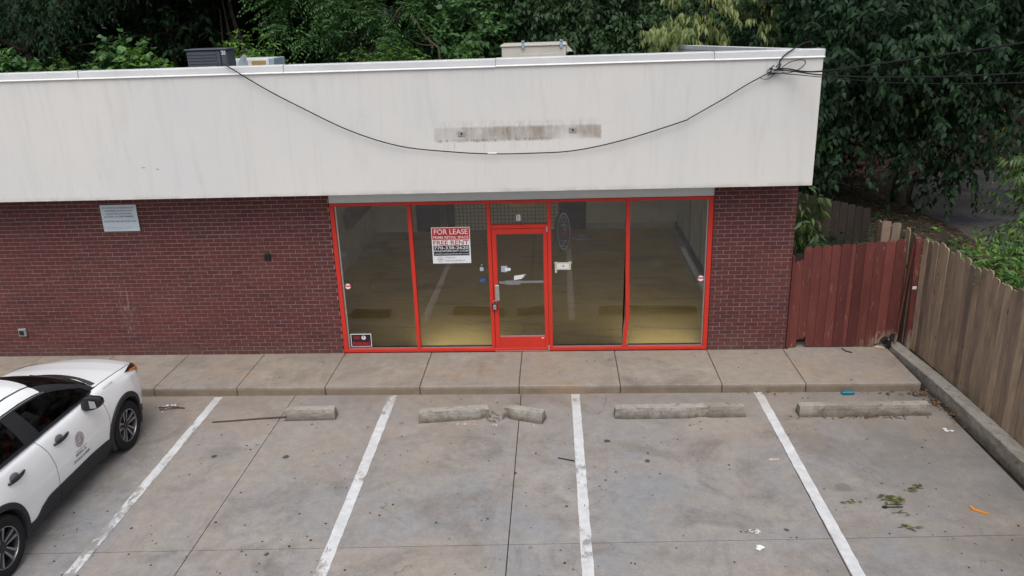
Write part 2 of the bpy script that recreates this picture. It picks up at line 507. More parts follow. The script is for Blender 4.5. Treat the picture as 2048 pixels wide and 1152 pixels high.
def mat_floor():
    t = NT('vinyl_floor')
    n1 = t.noise(t.pos(), .8, 6, .7, .8)
    c = t.mix(t.ramp(n1, [(.35,0),(.68,1)]), (.72,.55,.21), (.60,.455,.19))
    s = t.noise(t.map(t.pos(), scale=(.5,2.2,1)), 1.1, 6, .7, .5)
    c = t.mix(t.ramp(s, [(.52,0),(.66,.7)]), c, (.34,.27,.15))
    f = t.noise(t.pos(), 30, 4, .7)
    c = t.mix(1.0, c, t.ramp(f, [(.3,.8),(.7,1.15)]), 'MULTIPLY')
    t.bsdf(c, .6, .25); return t.m
MAT['vinyl'] = mat_floor()
MAT['int_olive'] = simple('inner_wall_olive', (.64,.62,.55), .85, .2, var=.15, scale=2.5)
MAT['int_blue'] = simple('inner_wall_pale', (.70,.79,.78), .7, .3, var=.22, scale=1.8)
MAT['int_dark'] = simple('inner_dark', (.03,.032,.035), .8, .2)
MAT['int_mid'] = simple('inner_column', (.16,.155,.14), .8, .2)
MAT['int_ceil'] = simple('inner_ceiling', (.82,.82,.80), .9, .2)
MAT['tile'] = simple('mosaic_tile', (.72,.71,.62), .5, .4, var=.2, scale=20)
MAT['tile_gap'] = simple('mosaic_gap', (.10,.10,.085), .9, .1)
MAT['base'] = simple('dark_baseboard', (.035,.037,.04), .7, .3)
MAT['base_light'] = simple('pale_strip', (.45,.46,.46), .7, .3)
MAT['white'] = simple('white_print', (.78,.79,.81), .5, .4, var=.03)
MAT['sign_red'] = simple('sign_red', (.50,.018,.020), .5, .4, var=.04)
MAT['sign_black'] = simple('sign_black', (.012,.014,.02), .5, .4, var=.05)
MAT['sign_grey'] = simple('sign_grey', (.24,.265,.28), .5, .4, var=.05)
MAT['sign_pale'] = simple('sign_pale_blue', (.56,.63,.70), .5, .4, var=.06)
MAT['navy'] = simple('navy_print', (.05,.075,.13), .6, .3, var=.05)
MAT['paper'] = simple('paper', (.70,.71,.70), .8, .2, var=.06)
MAT['tape'] = simple('masking_tape', (.50,.49,.37), .8, .2, var=.1)
MAT['card'] = simple('cardboard', (.34,.24,.09), .85, .2, var=.08)
MAT['blue'] = simple('blue_sticker', (.025,.12,.45), .5, .4, var=.2)
MAT['palegrey'] = simple('pale_grey_sticker', (.36,.42,.48), .6, .3)
MAT['black_plastic'] = simple('black_plastic', (.012,.012,.014), .5, .4)
MAT['grey_metal'] = simple('grey_metal', (.30,.31,.32), .45, .5, .3)
MAT['galv'] = simple('galvanised', (.33,.42,.50), .5, .5, .3)
MAT['cable'] = simple('black_cable', (.012,.012,.014), .6, .3)
MAT['rtu'] = simple('unit_beige', (.50,.47,.42), .6, .3, var=.1, scale=3)
MAT['cond'] = simple('condenser_slate', (.075,.085,.105), .5, .4, .2, .1)
MAT['dish'] = simple('dish_grey', (.30,.34,.38), .5, .4)
MAT['tan_fence'] = None

# ---- wood
def mat_wood(name, cols, worn, seed=0, paint=None, flake=.0):
    t = NT(name)
    ob = t.n('ObjectInfo').outputs['Random']
    sh = t.n('CombineXYZ', {0: t.math('MULTIPLY', ob, 37.0), 1: t.math('MULTIPLY', ob, 91.0), 2: t.math('MULTIPLY', ob, 13.0)}).outputs[0]
    p = t.n('VectorMath', {0: t.pos(), 1: sh}, operation='ADD').outputs[0]
    gr = t.noise(t.map(p, scale=(22,22,.9)), 1.6, 6, .7, .4)
    c = t.mix(t.ramp(gr, [(.3,0),(.72,1)]), cols[0], cols[1])
    bl = t.noise(t.map(p, scale=(3,3,1.1)), 1.2, 5, .65, .6)
    c = t.mix(t.ramp(bl, [(.42,0),(.68,.8)]), c, cols[2])
    tone = t.ramp(ob, [(0,(.66,.64,.66)),(.3,(.95,.89,.86)),(.6,(1.06,1.0,.93)),(1,(1.32,1.25,1.17))])
    if paint:
        fl = t.noise(t.map(p, scale=(9,9,1.6)), 2.0, 7, .8, .5)
        z = t.sep(t.pos())[2]
        foot = t.n('MapRange', {'Value': z, 'From Min': .42, 'From Max': .0}).outputs[0]
        right = t.n('MapRange', {'Value': t.sep(t.pos())[0], 'From Min': 8.3, 'From Max': 9.1}).outputs[0]
        thr = t.math('ADD', fl, t.math('MULTIPLY', t.math('MULTIPLY', foot, right), .32))
        top = t.n('MapRange', {'Value': z, 'From Min': 1.69, 'From Max': 1.80}).outputs[0]
        thr = t.math('ADD', thr, t.math('MULTIPLY', top, .06))
        pc = t.mix(t.ramp(bl, [(.3,0),(.7,1)]), paint, tuple(q*.66 for q in paint)); pc = t.mix(t.ramp(gr, [(.55,0),(.8,.55)]), pc, (.075,.035,.032))
        c = t.mix(t.ramp(thr, [(.585,0),(.67,1)]), pc, c)
    else:
        z = t.sep(t.pos())[2]
        foot = t.n('MapRange', {'Value': z, 'From Min': .35, 'From Max': .02}).outputs[0]
        gn = t.ramp(t.noise(t.pos(), 2.4, 4), [(.45,0),(.65,.75)])
        c = t.mix(t.math('MULTIPLY', foot, gn), c, (.075,.085,.04))
        kn = t.n('TexVoronoi', {'Vector': t.map(p, scale=(3.2,3.2,1.5)), 'Scale': 1.6}).outputs['Distance']
        c = t.mix(t.ramp(kn, [(.05,.75),(.11,0)]), c, (.045,.035,.028))
        fl = t.noise(t.map(p, scale=(6,6,2)), 1.5, 5, .7)
        c = t.mix(t.ramp(fl, [(.70,0),(.76,.6)]), c, (.33,.30,.26))
    c = t.mix(1.0, c, tone, 'MULTIPLY')
    t.bsdf(c, .85, .2, normal=t.bump(gr, .5, .008)); return t.m
MAT['picket'] = mat_wood('weathered_picket', [(.230,.175,.130), (.370,.295,.225), (.150,.118,.100)], .5)
MAT['picket_dark'] = mat_wood('dark_picket', [(.034,.028,.024), (.052,.044,.037), (.022,.019,.017)], .5)  # darker copy of the picket wood, yard shade put into its colour
MAT['red_board'] = mat_wood('red_painted_board', [(.20,.15,.115), (.28,.22,.17), (.15,.12,.10)], .5, paint=(.145,.045,.041))

# ---- foliage
def mat_leaf(name, ramp, rough=.5, trans=.25, spec=.35):
    t = NT(name)
    isl = t.n('NewGeometry').outputs['Random Per Island']
    ob = t.n('ObjectInfo').outputs['Random']
    r = t.math('FRACT', t.math('ADD', isl, t.math('MULTIPLY', ob, 5.7)))
    patch = t.noise(t.pos(), .8, 3, .6)
    rr = t.math('ADD', t.math('MULTIPLY', r, .62), t.math('MULTIPLY', t.math('SUBTRACT', patch, .32), 1.0), clamp=True)
    c = t.ramp(rr, ramp)
    q = t.n('BsdfPrincipled', {'Base Color': c, 'Roughness': rough, 'Specular IOR Level': spec})
    tl = t.n('BsdfTranslucent', {'Color': t.mix(1.0, c, (1.1,1.25,.55), 'MULTIPLY')})
    mx = t.n('MixShader', {0: trans, 1: q.outputs[0], 2: tl.outputs[0]})
    t.surf(mx.outputs[0]); return t.m
G1, G2, G3 = (.020,.045,.020), (.036,.078,.030), (.062,.125,.040)
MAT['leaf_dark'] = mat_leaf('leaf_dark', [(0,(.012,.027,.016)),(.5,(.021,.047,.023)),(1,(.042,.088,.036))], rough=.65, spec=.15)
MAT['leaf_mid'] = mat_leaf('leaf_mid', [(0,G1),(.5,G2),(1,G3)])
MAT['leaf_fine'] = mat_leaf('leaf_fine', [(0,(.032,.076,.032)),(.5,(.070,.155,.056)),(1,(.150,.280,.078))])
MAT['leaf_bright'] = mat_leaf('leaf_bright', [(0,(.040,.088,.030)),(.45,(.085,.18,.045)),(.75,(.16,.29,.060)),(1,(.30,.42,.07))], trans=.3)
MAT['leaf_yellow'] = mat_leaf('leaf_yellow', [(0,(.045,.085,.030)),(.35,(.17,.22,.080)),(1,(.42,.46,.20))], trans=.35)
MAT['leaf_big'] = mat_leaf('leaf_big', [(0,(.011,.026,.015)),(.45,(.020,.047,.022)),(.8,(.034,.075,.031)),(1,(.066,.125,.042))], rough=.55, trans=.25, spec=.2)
MAT['leaf_glossy'] = mat_leaf('leaf_glossy', [(0,(.040,.075,.026)),(.5,(.070,.125,.036)),(1,(.15,.22,.055))], rough=.4)
MAT['bark'] = simple('bark', (.085,.068,.052), .95, .1, var=.35, scale=6, bump=.5)
MAT['bark_dark'] = simple('bark_dark', (.045,.037,.030), .95, .1, var=.35, scale=6, bump=.5)
def mat_ground():
    t = NT('leaf_litter_soil')
    n1 = t.noise(t.pos(), 3.5, 8, .75)
    c = t.mix(t.ramp(n1, [(.35,0),(.65,1)]), (.034,.026,.020), (.070,.054,.040))
    n2 = t.noise(t.pos(), 24, 4, .7)
    c = t.mix(t.ramp(n2, [(.58,0),(.70,.7)]), c, (.12,.088,.058))
    t.bsdf(c, .95, .1, normal=t.bump(n1, .6, .05)); return t.m
MAT['soil'] = mat_ground()
def mat_asphalt():
    t = NT('old_asphalt')
    n1 = t.noise(t.pos(), .7, 6, .65, .6)
    c = t.mix(t.ramp(n1, [(.38,0),(.62,1)]), (.065,.070,.085), (.155,.138,.125))
    n2 = t.noise(t.pos(), 40, 3, .7)
    c = t.mix(1.0, c, t.ramp(n2, [(.3,.75),(.7,1.25)]), 'MULTIPLY')
    t.bsdf(c, .85, .25, normal=t.bump(n2, .4, .01)); return t.m
MAT['asphalt'] = mat_asphalt()

# ================================================================== SETTING
# ground sheet out to the horizon
b = MB(); b.face([(-250,-250,-.22),(250,-250,-.22),(250,300,-.22),(-250,300,-.22)])
tag(b.build('ground', MAT['soil']), kind='structure')

LZ = -.14
lot = MB(); lot.box(-24, 8.99, -34, -1.2, -.21, LZ-.018)
lot_o = tag(lot.build('parking_lot', MAT['joint']), kind='structure')
# slabs: joints every 3.48 m across, skewed cross joints
jx = [-24, -20.8, -17.4, -13.9, -10.9, -7.41, -3.93, -.455, 3.03, 6.52, 9.02]
def jy(k, x):
    if k == 0: return -1.30
    base = [-5.04, -9.3, -13.6, -17.9, -22.2, -26.5, -33.5][k-1]
    return base + (.0365*(x-1.0) if k == 1 else .012*(x-1.0))
for k in range(7):
    for i in range(len(jx)-1):
        g = .006
        x0, x1 = jx[i]+g, jx[i+1]-g
        if x0 > 8.9: continue
        q = MB()
        ya0, ya1 = jy(k, x0)-(g if k else -.0), jy(k, x1)-(g if k else -.0)
        yb0, yb1 = jy(k+1, x0)+g, jy(k+1, x1)+g
        dz = rnd.uniform(-.0012, .0012)
        q.add([(x0,yb0,LZ-.03),(x1,yb1,LZ-.03),(x1,ya1,LZ-.03),(x0,ya0,LZ-.03),(x0,yb0,LZ+dz),(x1,yb1,LZ+dz),(x1,ya1,LZ+dz),(x0,ya0,LZ+dz)],
              [(4,5,6,7),(0,1,5,4),(1,2,6,5),(2,3,7,6),(3,0,4,7)])
        q.build('concrete_slab', MAT['lot'], lot_o)
# far road beyond the lot, only seen by the glass
b = MB(); b.face([(-60,-60,-.20),(60,-60,-.20),(60,-34.05,-.20),(-60,-34.05,-.20)])
tag(b.build('road', MAT['asphalt']), kind='structure')

# sidewalk
walk = MB(); walk.box(-10, 8.86, -1.27, .1, -.19, -.025)
walk_o = tag(walk.build('sidewalk', MAT['joint']), kind='structure')
sj = [-10, -8.1, -6.65, -5.25, -3.98, -2.68, -1.365, .02, 1.485, 3.0, 4.525, 6.035, 7.265, 8.93]
for i in range(len(sj)-1):
    x0, x1 = sj[i]+.005, sj[i+1]-.005
    y1 = .30 if i == len(sj)-2 else -.004
    q = MB()
    dz = rnd.uniform(-.002, .002)
    q.bevbox(x0, x1, -1.30, y1, -.18, dz, .008)
    q.build('pavement_slab', MAT['walk'], walk_o)

# side ground beyond the fence
def blob_sheet(name, pts, z, mat, kind='structure'):
    q = MB(); q.face([(x, y, z) for x, y in pts]); return tag(q.build(name, mat), kind=kind)
blob_sheet('driveway', [(12.6,6.9),(13.4,6.4),(14.2,5.2),(14.6,2),(14.9,-6),(20,-6),(22,3),(22.5,9),(20.5,13.2),(18.6,14.9),(16.9,15.4),(15.6,14.7),(14.6,12.8),(13.9,11.3),(13.3,9.3)], -.150, MAT['asphalt'])

# dirt bank between fence and driveway, and rising slope behind
def mound(name, x0, x1, y0, y1, hf, n=40, mat='soil', z0=-.2):
    r = np.random.RandomState(3)
    xs = np.linspace(x0, x1, n); ys = np.linspace(y0, y1, n)
    v = [(x, y, z0 + hf(x, y) + r.uniform(-.03, .03)) for y in ys for x in xs]
    f = [(j*n+i, j*n+i+1, (j+1)*n+i+1, (j+1)*n+i) for j in range(n-1) for i in range(n-1)]
    q = MB(); q.add(v, f); o = q.build(name, MAT[mat], smooth=True); return tag(o, kind='structure')
def hbank(x, y):
    d = min(1, max(0, (x-9.5)/.6)) * min(1, max(0, (13.9-x-.15*max(0, y-9))/1.3))
    return .42*d*min(1, max(0, (y+1)/2)) * min(1, max(0, (15-y)/3)) - .06
mound('dirt_bank', 9.4, 14.2, -3, 15, hbank)
def hslope(x, y):
    d = max(0, (y-14.4-.25*max(0, 17-x)*0))
    e = max(0, y - (15.6 + (0 if x < 17 else (x-17)*-.35)))
    return min(3.0, .12*e) - .03
mound('dirt_slope', 9.5, 34, 14.5, 34, hslope)

# ================================================================== BUILDING
bld = thing('storefront_building', 'single storey brick shop with tall pale stucco fascia and red framed glass front', 'building', (0, 0, 0))
ROW, BW, BL = .0677, .0577, .193
WL = -10.0            # left end of the modelled wall
# left brick wall
q = MB(); q.box(WL, -.006, .006, .22, -.1, 2.90)
wall_l = q.build('brick_wall', MAT['mortar'], bld)
q = MB(); q.box(6.043, 7.294, .006, .22, -.1, 2.90)
wall_r = q.build('brick_pier', MAT['mortar'], bld)
def brick_positions(x0, x1, rows, off):
    out = []
    for r in range(rows):
        s = off + (r % 2) * .1015 + rnd.uniform(-.006, .006)
        k0 = int(math.floor((x0 - s) / .203)) - 1
        x = s + k0 * .203
        while x < x1:
            a, c = max(x, x0), min(x + BL, x1)
            if c - a > .02: out.append((r, a, c))
            x += .203
    return out
bm_full = MB(); bm_full.box(-BL/2, BL/2, 0, .03, 0, BW, skip=('k',))
brick_mesh = None
def add_bricks(parent, x0, x1, off, ids):
    """ids(r,a,c) -> True if that brick becomes an object of its own"""
    global brick_mesh
    rest = MB()
    n = 0
    for (r, a, c) in brick_positions(x0, x1, 42, off):
        z = r*ROW + .004 + rnd.uniform(-.0015, .0015)
        y = rnd.uniform(-.002, .002)
        if ids(r, a, c) and c - a > BL - .002:
            if brick_mesh is None:
                o = bm_full.build('brick', MAT['brick'], parent, local=True); brick_mesh = o.data
            else:
                o = bpy.data.objects.new('brick', brick_mesh); COL.objects.link(o); o.parent = parent
            o.location = ((a+c)/2, y, z); n += 1
        else:
            rest.box(a, c, y, .03, z, z+BW, skip=('k',))
    return rest, n
rest_r, n_r = add_bricks(wall_r, 6.043, 7.294, 6.02, lambda r, a, c: True)
budget = [300 - n_r]
def left_ids(r, a, c):
    if budget[0] > 0 and a > -1.1 and 3 <= r <= 38 and c - a > BL - .002 and (r + int(a*50)) % 2 == 0:
        budget[0] -= 1; return True
    return False
rest_l, n_l = add_bricks(wall_l, WL, -.006, -.006-.203*60, left_ids)
# brick returns: the pier's outer side towards the fence
for r in range(42):
    y = .012 + (r % 2)*.1
    while y < 3.2:
        rest_r.box(7.27, 7.30, y, y+BL, r*ROW+.004, r*ROW+.004+BW, skip=('l',)); y += .203
for r in range(42):                                  # returns into the opening
    rest_l.box(-.02, .0, .034, .10, r*ROW+.004, r*ROW+.004+BW)
tag(rest_l.build('bricks', MAT['brick'], wall_l, recalc=False), kind='stuff')
tag(rest_r.build('bricks', MAT['brick'], wall_r, recalc=False), kind='stuff')
q = MB()
q.box(7.05, 7.27, .22, 12, -.1, 3.9); q.box(WL, WL+.2, .22, 12, -.1, 3.9); q.box(WL, 7.27, 12.001, 12.2, -.1, 3.9)
q.build('outer_wall', MAT['sidewall'], bld)
q = MB(); q.box(WL+.2, 7.05, -.25, 12, 3.72, 3.92); q.build('roof', MAT['roof'], bld)
# fascia with soffit
q = MB(); q.box(WL, 7.31, -.60, -.25, 2.83, 4.66); q.build('fascia', MAT['stucco'], bld)
q = MB(); q.box(WL, 7.31, -.249, .26, 2.83, 2.93); q.build('soffit', MAT['stucco'], bld)
# side parapet
q = MB(); q.prism([(-.249,3.901),(12.1,3.901),(12.1,4.20),(-.249,4.62)], 'x', 7.06, 7.295); q.build('side_parapet', MAT['coping'], bld)
q = MB(); q.prism([(-.235,4.623),(12.1,4.203),(12.1,4.285),(-.235,4.715)], 'x', 7.03, 7.318); q.build('side_coping', MAT['coping'], bld)
# coping lengths, 10 ft each, with an out-turned drip edge
cj = [WL, -9.35, -6.32, -3.29, -.26, 2.78, 5.82, 7.325]
for i in range(len(cj)-1):
    x0, x1 = cj[i]+.002, cj[i+1]-.002
    dz = rnd.uniform(-.004, .004)
    q = MB()
    prof = [(-.612, 4.628), (-.612, 4.722), (-.600, 4.732), (-.24, 4.725), (-.24, 4.66), (-.601, 4.66)]
    q.prism([(y, z+dz) for y, z in prof], 'x', x0, x1)
    c = q.build('coping', MAT['coping'], bld)
    q = MB(); q.prism([(-.612, 4.641+dz), (-.628, 4.627+dz), (-.628, 4.621+dz), (-.605, 4.627+dz)], 'x', x0, x1)
    q.build('drip_edge', MAT['coping_edge'], c)
    q = MB(); q.box(x1-.004, x1+.006, -.6145, -.25, 4.63, 4.735+dz); q.build('joint_cover', MAT['grey_metal'], c)
# header panel
q = MB(); q.box(0, 6.04, .03, .10, 2.565, 2.83); q.build('header_panel', MAT['header'], bld)

# storefront frame
FY0, FY1 = .012, .11
fr = MB().build  # noqa
def bar(name, x0, x1, z0, z1, parent, mat='red', y0=FY0, y1=FY1, bev=.004):
    q = MB(); q.bevbox(x0, x1, y0, y1, z0, z1, bev); return q.build(name, MAT[mat], parent)
sf = bar('window_frame', .002, 6.038, .0, .055, bld)                         # sill rail carries the frame
bar('head_rail', .002, 6.038, 2.515, 2.562, sf)
bar('jamb', .002, .075, .056, 2.514, sf); bar('jamb', 5.965, 6.038, .056, 2.514, sf)
bar('inner_stop', .076, .105, .056, 2.514, sf, 'alu', .04, .10); bar('inner_stop', 5.945, 5.964, .056, 2.514, sf, 'alu', .04, .10)
for x in (1.275, 2.53, 3.485):
    bar('mullion', x-.03, x+.03, .056, 2.514, sf)
# kinked mullion
q = MB()
pts = [(4.72, 2.514), (4.722, 1.4), (4.735, .62), (4.715, .40), (4.685, .056)]
for j in range(len(pts)-1):
    (xa, za), (xb, zb) = pts[j], pts[j+1]
    q.add([(xa-.03,FY0,za),(xa+.03,FY0,za),(xa+.03,FY1,za),(xa-.03,FY1,za),(xb-.03,FY0,zb),(xb+.03,FY0,zb),(xb+.03,FY1,zb),(xb-.03,FY1,zb)],
          [(0,1,5,4),(1,2,6,5),(2,3,7,6),(3,0,4,7)])
q.build('mullion', MAT['red'], sf)
q = MB(); q.prism([(4.688,1.9),(4.688,.056),(4.648,.056),(4.668,.40),(4.690,.62),(4.684,1.4)], 'y', .046, .075); q.build('bent_stop', MAT['alu'], sf)
for (a, c) in ((.105,1.245),(1.305,2.50),(3.515,4.69),(4.75,5.945)):
    q = MB(); q.box(a, c, .056, .10, .0555, .075); q.build('sill_bead', MAT['alu'], sf)
    q = MB(); q.box(a, c, .052, .10, .0753, .082); q.build('gasket', MAT['alu_dark'], sf)
    q = MB(); q.face([(a,.06,.06),(c,.06,.06),(c,.06,2.515),(a,.06,2.515)]); q.build('pane', MAT['glass'], sf)
bar('transom_bar', 2.56, 3.455, 2.105, 2.165, sf)
q = MB(); q.face([(2.56,.06,2.16),(3.455,.06,2.16),(3.455,.06,2.515),(2.56,.06,2.515)]); q.build('pane', MAT['glass'], sf)

# door
dr = bar('door', 2.566, 2.640, .012, 2.098, bld, y0=.018, y1=.075)
bar('stile', 3.385, 3.450, .012, 2.098, dr, y0=.018, y1=.075)
bar('top_rail', 2.641, 3.384, 2.010, 2.098, dr, y0=.018, y1=.075)
bar('bottom_rail', 2.641, 3.384, .030, .255, dr, y0=.018, y1=.075)
q = MB(); q.face([(2.64,.046,.255),(3.385,.046,.255),(3.385,.046,2.01),(2.64,.046,2.01)]); q.build('pane', MAT['door_glass'], dr)
q = MB(); q.box(2.641,3.384,.03,.06,.256,.272); q.build('glazing_bead', MAT['alu'], dr)
q = MB(); q.bevbox(2.588, 2.660, -.012, .016, .895, 1.172, .006); q.build('pull_plate', MAT['alu'], dr)
q = MB(); q.box(2.56, 3.455, .00, .10, .001, .011); q.build('threshold', MAT['alu'], dr)
q = MB(); q.tube([(2.65,.085,1.185),(3.38,.085,1.19)], .023, 8); q.bevbox(2.755, 3.0, .062, .10, 1.148, 1.222, .006); q.build('push_bar', MAT['white'], dr)
for z in (2.085, .055):
    q = MB(); q.bevbox(3.432, 3.462, -.006, .017, z-.045, z+.045, .004); q.build('hinge', MAT['grey_metal'], dr)
q = MB(); q.box(3.33,3.372,.0165,.0175,.222,.236); q.build('small_tag', MAT['white'], dr)

# interior
q = MB(); q.box(-1.1, 6.65, .11, 7.9, -.05, .0); q.build('shop_floor', MAT['vinyl'], bld)
q = MB(); q.box(-1.25, -1.1, .11, 7.9, 0, 2.95); q.build('left_inner_wall', MAT['int_olive'], bld)
iw = MB(); iw.box(6.65, 6.8, .22, 7.9, 0, 2.95); iw = iw.build('right_inner_wall', MAT['int_blue'], bld)
for y in (1.6, 3.0, 4.4, 5.8):
    q = MB(); q.box(6.640, 6.652, y-.012, y+.012, .12, 2.95); q.build('seam', MAT['int_mid'], iw)
q = MB(); q.box(6.615, 6.648, .22, 7.9, 0.001, .16); q.build('baseboard', MAT['base'], iw)
q = MB(); q.box(6.40, 6.61, 3.3, 6.9, .001, .03); q.build('floor_strip', MAT['base_light'], iw)
q = MB(); q.box(-1.25, 6.8, 7.9, 8.05, 0, 2.95)
bw = q.build('back_inner_wall', MAT['int_olive'], bld)
q = MB(); q.box(-.02, .97, 7.87, 7.899, 0, 2.2); q.build('dark_doorway', MAT['int_dark'], bw)
q = MB(); q.box(.60, .79, 7.80, 7.869, 0, 2.6); q.build('column', MAT['int_mid'], bw)
q = MB(); q.box(3.67, 4.35, 7.87, 7.899, 0, 2.3); q.build('dark_doorway', MAT['int_dark'], bw)
q = MB(); q.box(4.36, 6.6, 7.85, 7.899, .001, .14); q.build('skirting', MAT['base_light'], bw)
q = MB(); q.box(1.0, 3.65, 7.86, 7.899, 0.0, 2.6); tl = q.build('tiled_panel', MAT['tile_gap'], bw)
q = MB()
for i in range(27):
    for j in range(26):
        x = 1.0 + i*.098; z = .005 + j*.098
        q.box(x+.006, x+.092, 7.853, 7.862, z+.006, z+.092, skip=('k',))
tag(q.build('tiles', MAT['tile'], tl, recalc=False), kind='stuff')
q = MB(); q.box(-1.1, 6.65, .11, 7.9, 2.951, 3.0); q.build('inner_ceiling', MAT['int_ceil'], bld)
q = MB(); q.box(-1.05,-.95,4.8,7.6,.9,1.3); q.build('wall_shelf', MAT['int_mid'], bld)
q = MB(); q.box(.03, 6.03, .101, .118, 2.563, 2.95); q.build('header_back', MAT['int_mid'], bld)
q = MB(); q.box(-1.25, -.0, .221, .24, 0, 2.95); q.build('front_inner_wall', MAT['int_olive'], bld)
q = MB(); q.box(6.045, 6.8, .221, .24, 0, 2.95); q.build('front_inner_wall', MAT['int_olive'], bld)

# pale round floor ring left inside
q = MB(); q.lathe([(.24,0.003),(.24,.03),(.15,.035),(.14,.003)], (4.21,7.0,0), 'z', 20)
tag(q.build('ring_tray', MAT['base_light']), 'pale ring shaped tray lying on the shop floor by the back wall', 'tray')
q = MB(); q.box(2.85,3.27,.14,.15,2.43,2.56)
tag(q.build('cardboard_sheet', MAT['card']), 'tan cardboard sheet hung inside the pane above the door', 'cardboard')

# ================================================================== SIGNS AND STICKERS
def board(name, mat, x0, x1, z0, z1, y0, y1, label, cat, skew=0.0):
    t = thing(name, label, cat, ((x0+x1)/2, (y0+y1)/2, z0))
    q = MB(); q.bevbox(x0, x1, y0, y1, z0, z1, .0015); q.build('panel', MAT[mat], t)
    return t
def flat(name, mat, parent, x0, x1, z0, z1, y):
    q = MB(); q.face([(x0,y,z0),(x1,y,z0),(x1,y,z1),(x0,y,z1)]); return q.build(name, MAT[mat], parent, recalc=False)
def line(body, mat, parent, x0, x1, zc, h, y, bold=0.0, res=3, name='lettering'):
    vs, fs = text_fit(body, x0, x1, zc, h, bold, res)
    q = MB(); q.add([(a, y, c) for a, c in vs], fs); return q.build(name, MAT[mat], parent, recalc=False)
def disc(name, mat, parent, cx, cz, rx, rz, y, n=24, hole=0.0, rot=0.0):
    q = MB()
    P = lambda k, s: (cx+rx*s*math.cos(2*math.pi*k/n+rot), y, cz+rz*s*math.sin(2*math.pi*k/n+rot))
    if hole == 0: q.face([P(k, 1) for k in range(n)])
    else:
        for k in range(n): q.face([P(k,1),P(k+1,1),P(k+1,hole),P(k,hole)])
    return q.build(name, MAT[mat], parent, recalc=False)

# for-lease sign on the second pane
s = board('lease_sign', 'white', 1.60, 2.22, 1.535, 2.135, .050, .0555, 'white red and black FOR LEASE sign on the pane left of the door', 'sign')
X0, X1, Z0 = 1.60, 2.22, 1.535
Y = .0492
flat('red_band', 'sign_red', s, X0+.012, X1-.012, Z0+.395, Z0+.588, Y)
flat('black_band', 'sign_black', s, X0+.022, X1-.022, Z0+.130, Z0+.300, Y)
line('FOR LEASE', 'white', s, X0+.045, X1-.035, Z0+.527, .085, Y-.001, .010)
line('PRIME RETAIL SPACE', 'white', s, X0+.028, X1-.025, Z0+.434, .043, Y-.001, .010)
line('FREE RENT', 'sign_red', s, X0+.025, X1-.028, Z0+.347, .075, Y-.001, .014)
line('770-338-2620', 'white', s, X0+.034, X1-.034, Z0+.262, .050, Y-.001, .010)
line('MAJORSMGMT.COM', 'white', s, X0+.034, X1-.034, Z0+.205, .040, Y-.001, .008)
line('LEASING@MAJORSMGMT.COM', 'white', s, X0+.034, X1-.034, Z0+.157, .024, Y-.001, .004)
line('MAJORS', 'sign_grey', s, X0+.20, X0+.37, Z0+.095, .030, Y-.001)
line('MANAGEMENT', 'sign_grey', s, X0+.20, X0+.53, Z0+.045, .030, Y-.001)
line('M', 'sign_grey', s, X0+.108, X0+.142, Z0+.070, .032, Y-.001, .02)
disc('wreath', 'sign_grey', s, X0+.125, Z0+.07, .047, .047, Y-.001, 22, .86)

# no loitering sign high on the brick wall
s = board('notice_sign', 'sign_pale', -3.71, -3.115, 2.19, 2.625, -.030, -.012, 'pale blue no loitering notice board high on the brick wall', 'sign')
q = MB(); q.box(-3.705,-3.12,-.0119,.0,2.195,2.62); q.build('backing', MAT['sign_black'], s)
Y = -.0312
for k, (tx, a, c, zc) in enumerate((('NO LOITERING, INTERFERENCE OF', .035,.56,.385), ('BUSINESSES, PROWLING OR', .075,.515,.338), ('SOLICITATION OF ANY KIND', .085,.505,.291), ('ALLOWED ON THESE PREMISES.', .045,.54,.244), ('VIOLATORS WILL BE PROSECUTED', .03,.56,.165))):
    line(tx, 'navy', s, -3.71+a, -3.71+c, 2.19+zc, .028, Y, .012, 2)
line('City of Mtn. Ordinance 38-47 (1)-(6), Sec. 38-71 (1) thru (8), Sec. 34-38', 'navy', s, -3.70, -3.13, 2.19+.068, .014, Y, .0, 1)
line('City of Mtn. Ordinance 38-47 (7) Sec. 34-38 (9)', 'navy', s, -3.70, -3.27, 2.19+.042, .014, Y, .0, 1)

# no parking sign
s = board('no_parking_sign', 'white', .125, .475, .095, .325, .044, .052, 'small black and red NO PARKING sign inside the bottom corner of the window', 'sign')
flat('black_face', 'sign_black', s, .135, .465, .105, .315, .0435)
line('NO', 'sign_red', s, .180, .275, .258, .062, .0430, .012)
line('PARKING', 'sign_red', s, .155, .445, .150, .066, .0430, .012)
disc('roundel', 'white', s, .345, .258, .040, .040, .0430, 20)
line('P', 'sign_black', s, .330, .360, .258, .045, .0425, .03)
disc('ring', 'sign_red', s, .345, .258, .042, .042, .0425, 20, .82)

# octagonal alarm stickers
for (x, z, lab) in ((.165,1.165,'red and white octagonal alarm sticker at the left edge of the first pane'), (5.895,1.215,'red and white octagonal alarm sticker at the right edge of the last pane')):
    s = thing('alarm_sticker', lab, 'sticker', (x, .055, z), group='octagonal alarm stickers')
    disc('panel', 'white', s, x, z, .055, .055, .0555, 8, 0, math.pi/8)
    disc('rim', 'sign_red', s, x, z, .055, .055, .0551, 8, .88, math.pi/8)
    flat('band', 'sign_red', s, x-.045, x+.045, z-.012, z+.018, .0551)
    line('SECURITY', 'white', s, x-.038, x+.038, z+.003, .014, .0548, .01, 1)
# letter B over the door
s = thing('unit_letter', 'white square sticker with black letter B above the door', 'sticker', (3.0,.055,2.27))
flat('panel', 'white', s, 2.968, 3.032, 2.222, 2.318, .0555); line('B', 'sign_black', s, 2.980, 3.020, 2.27, .070, .0550, .0)
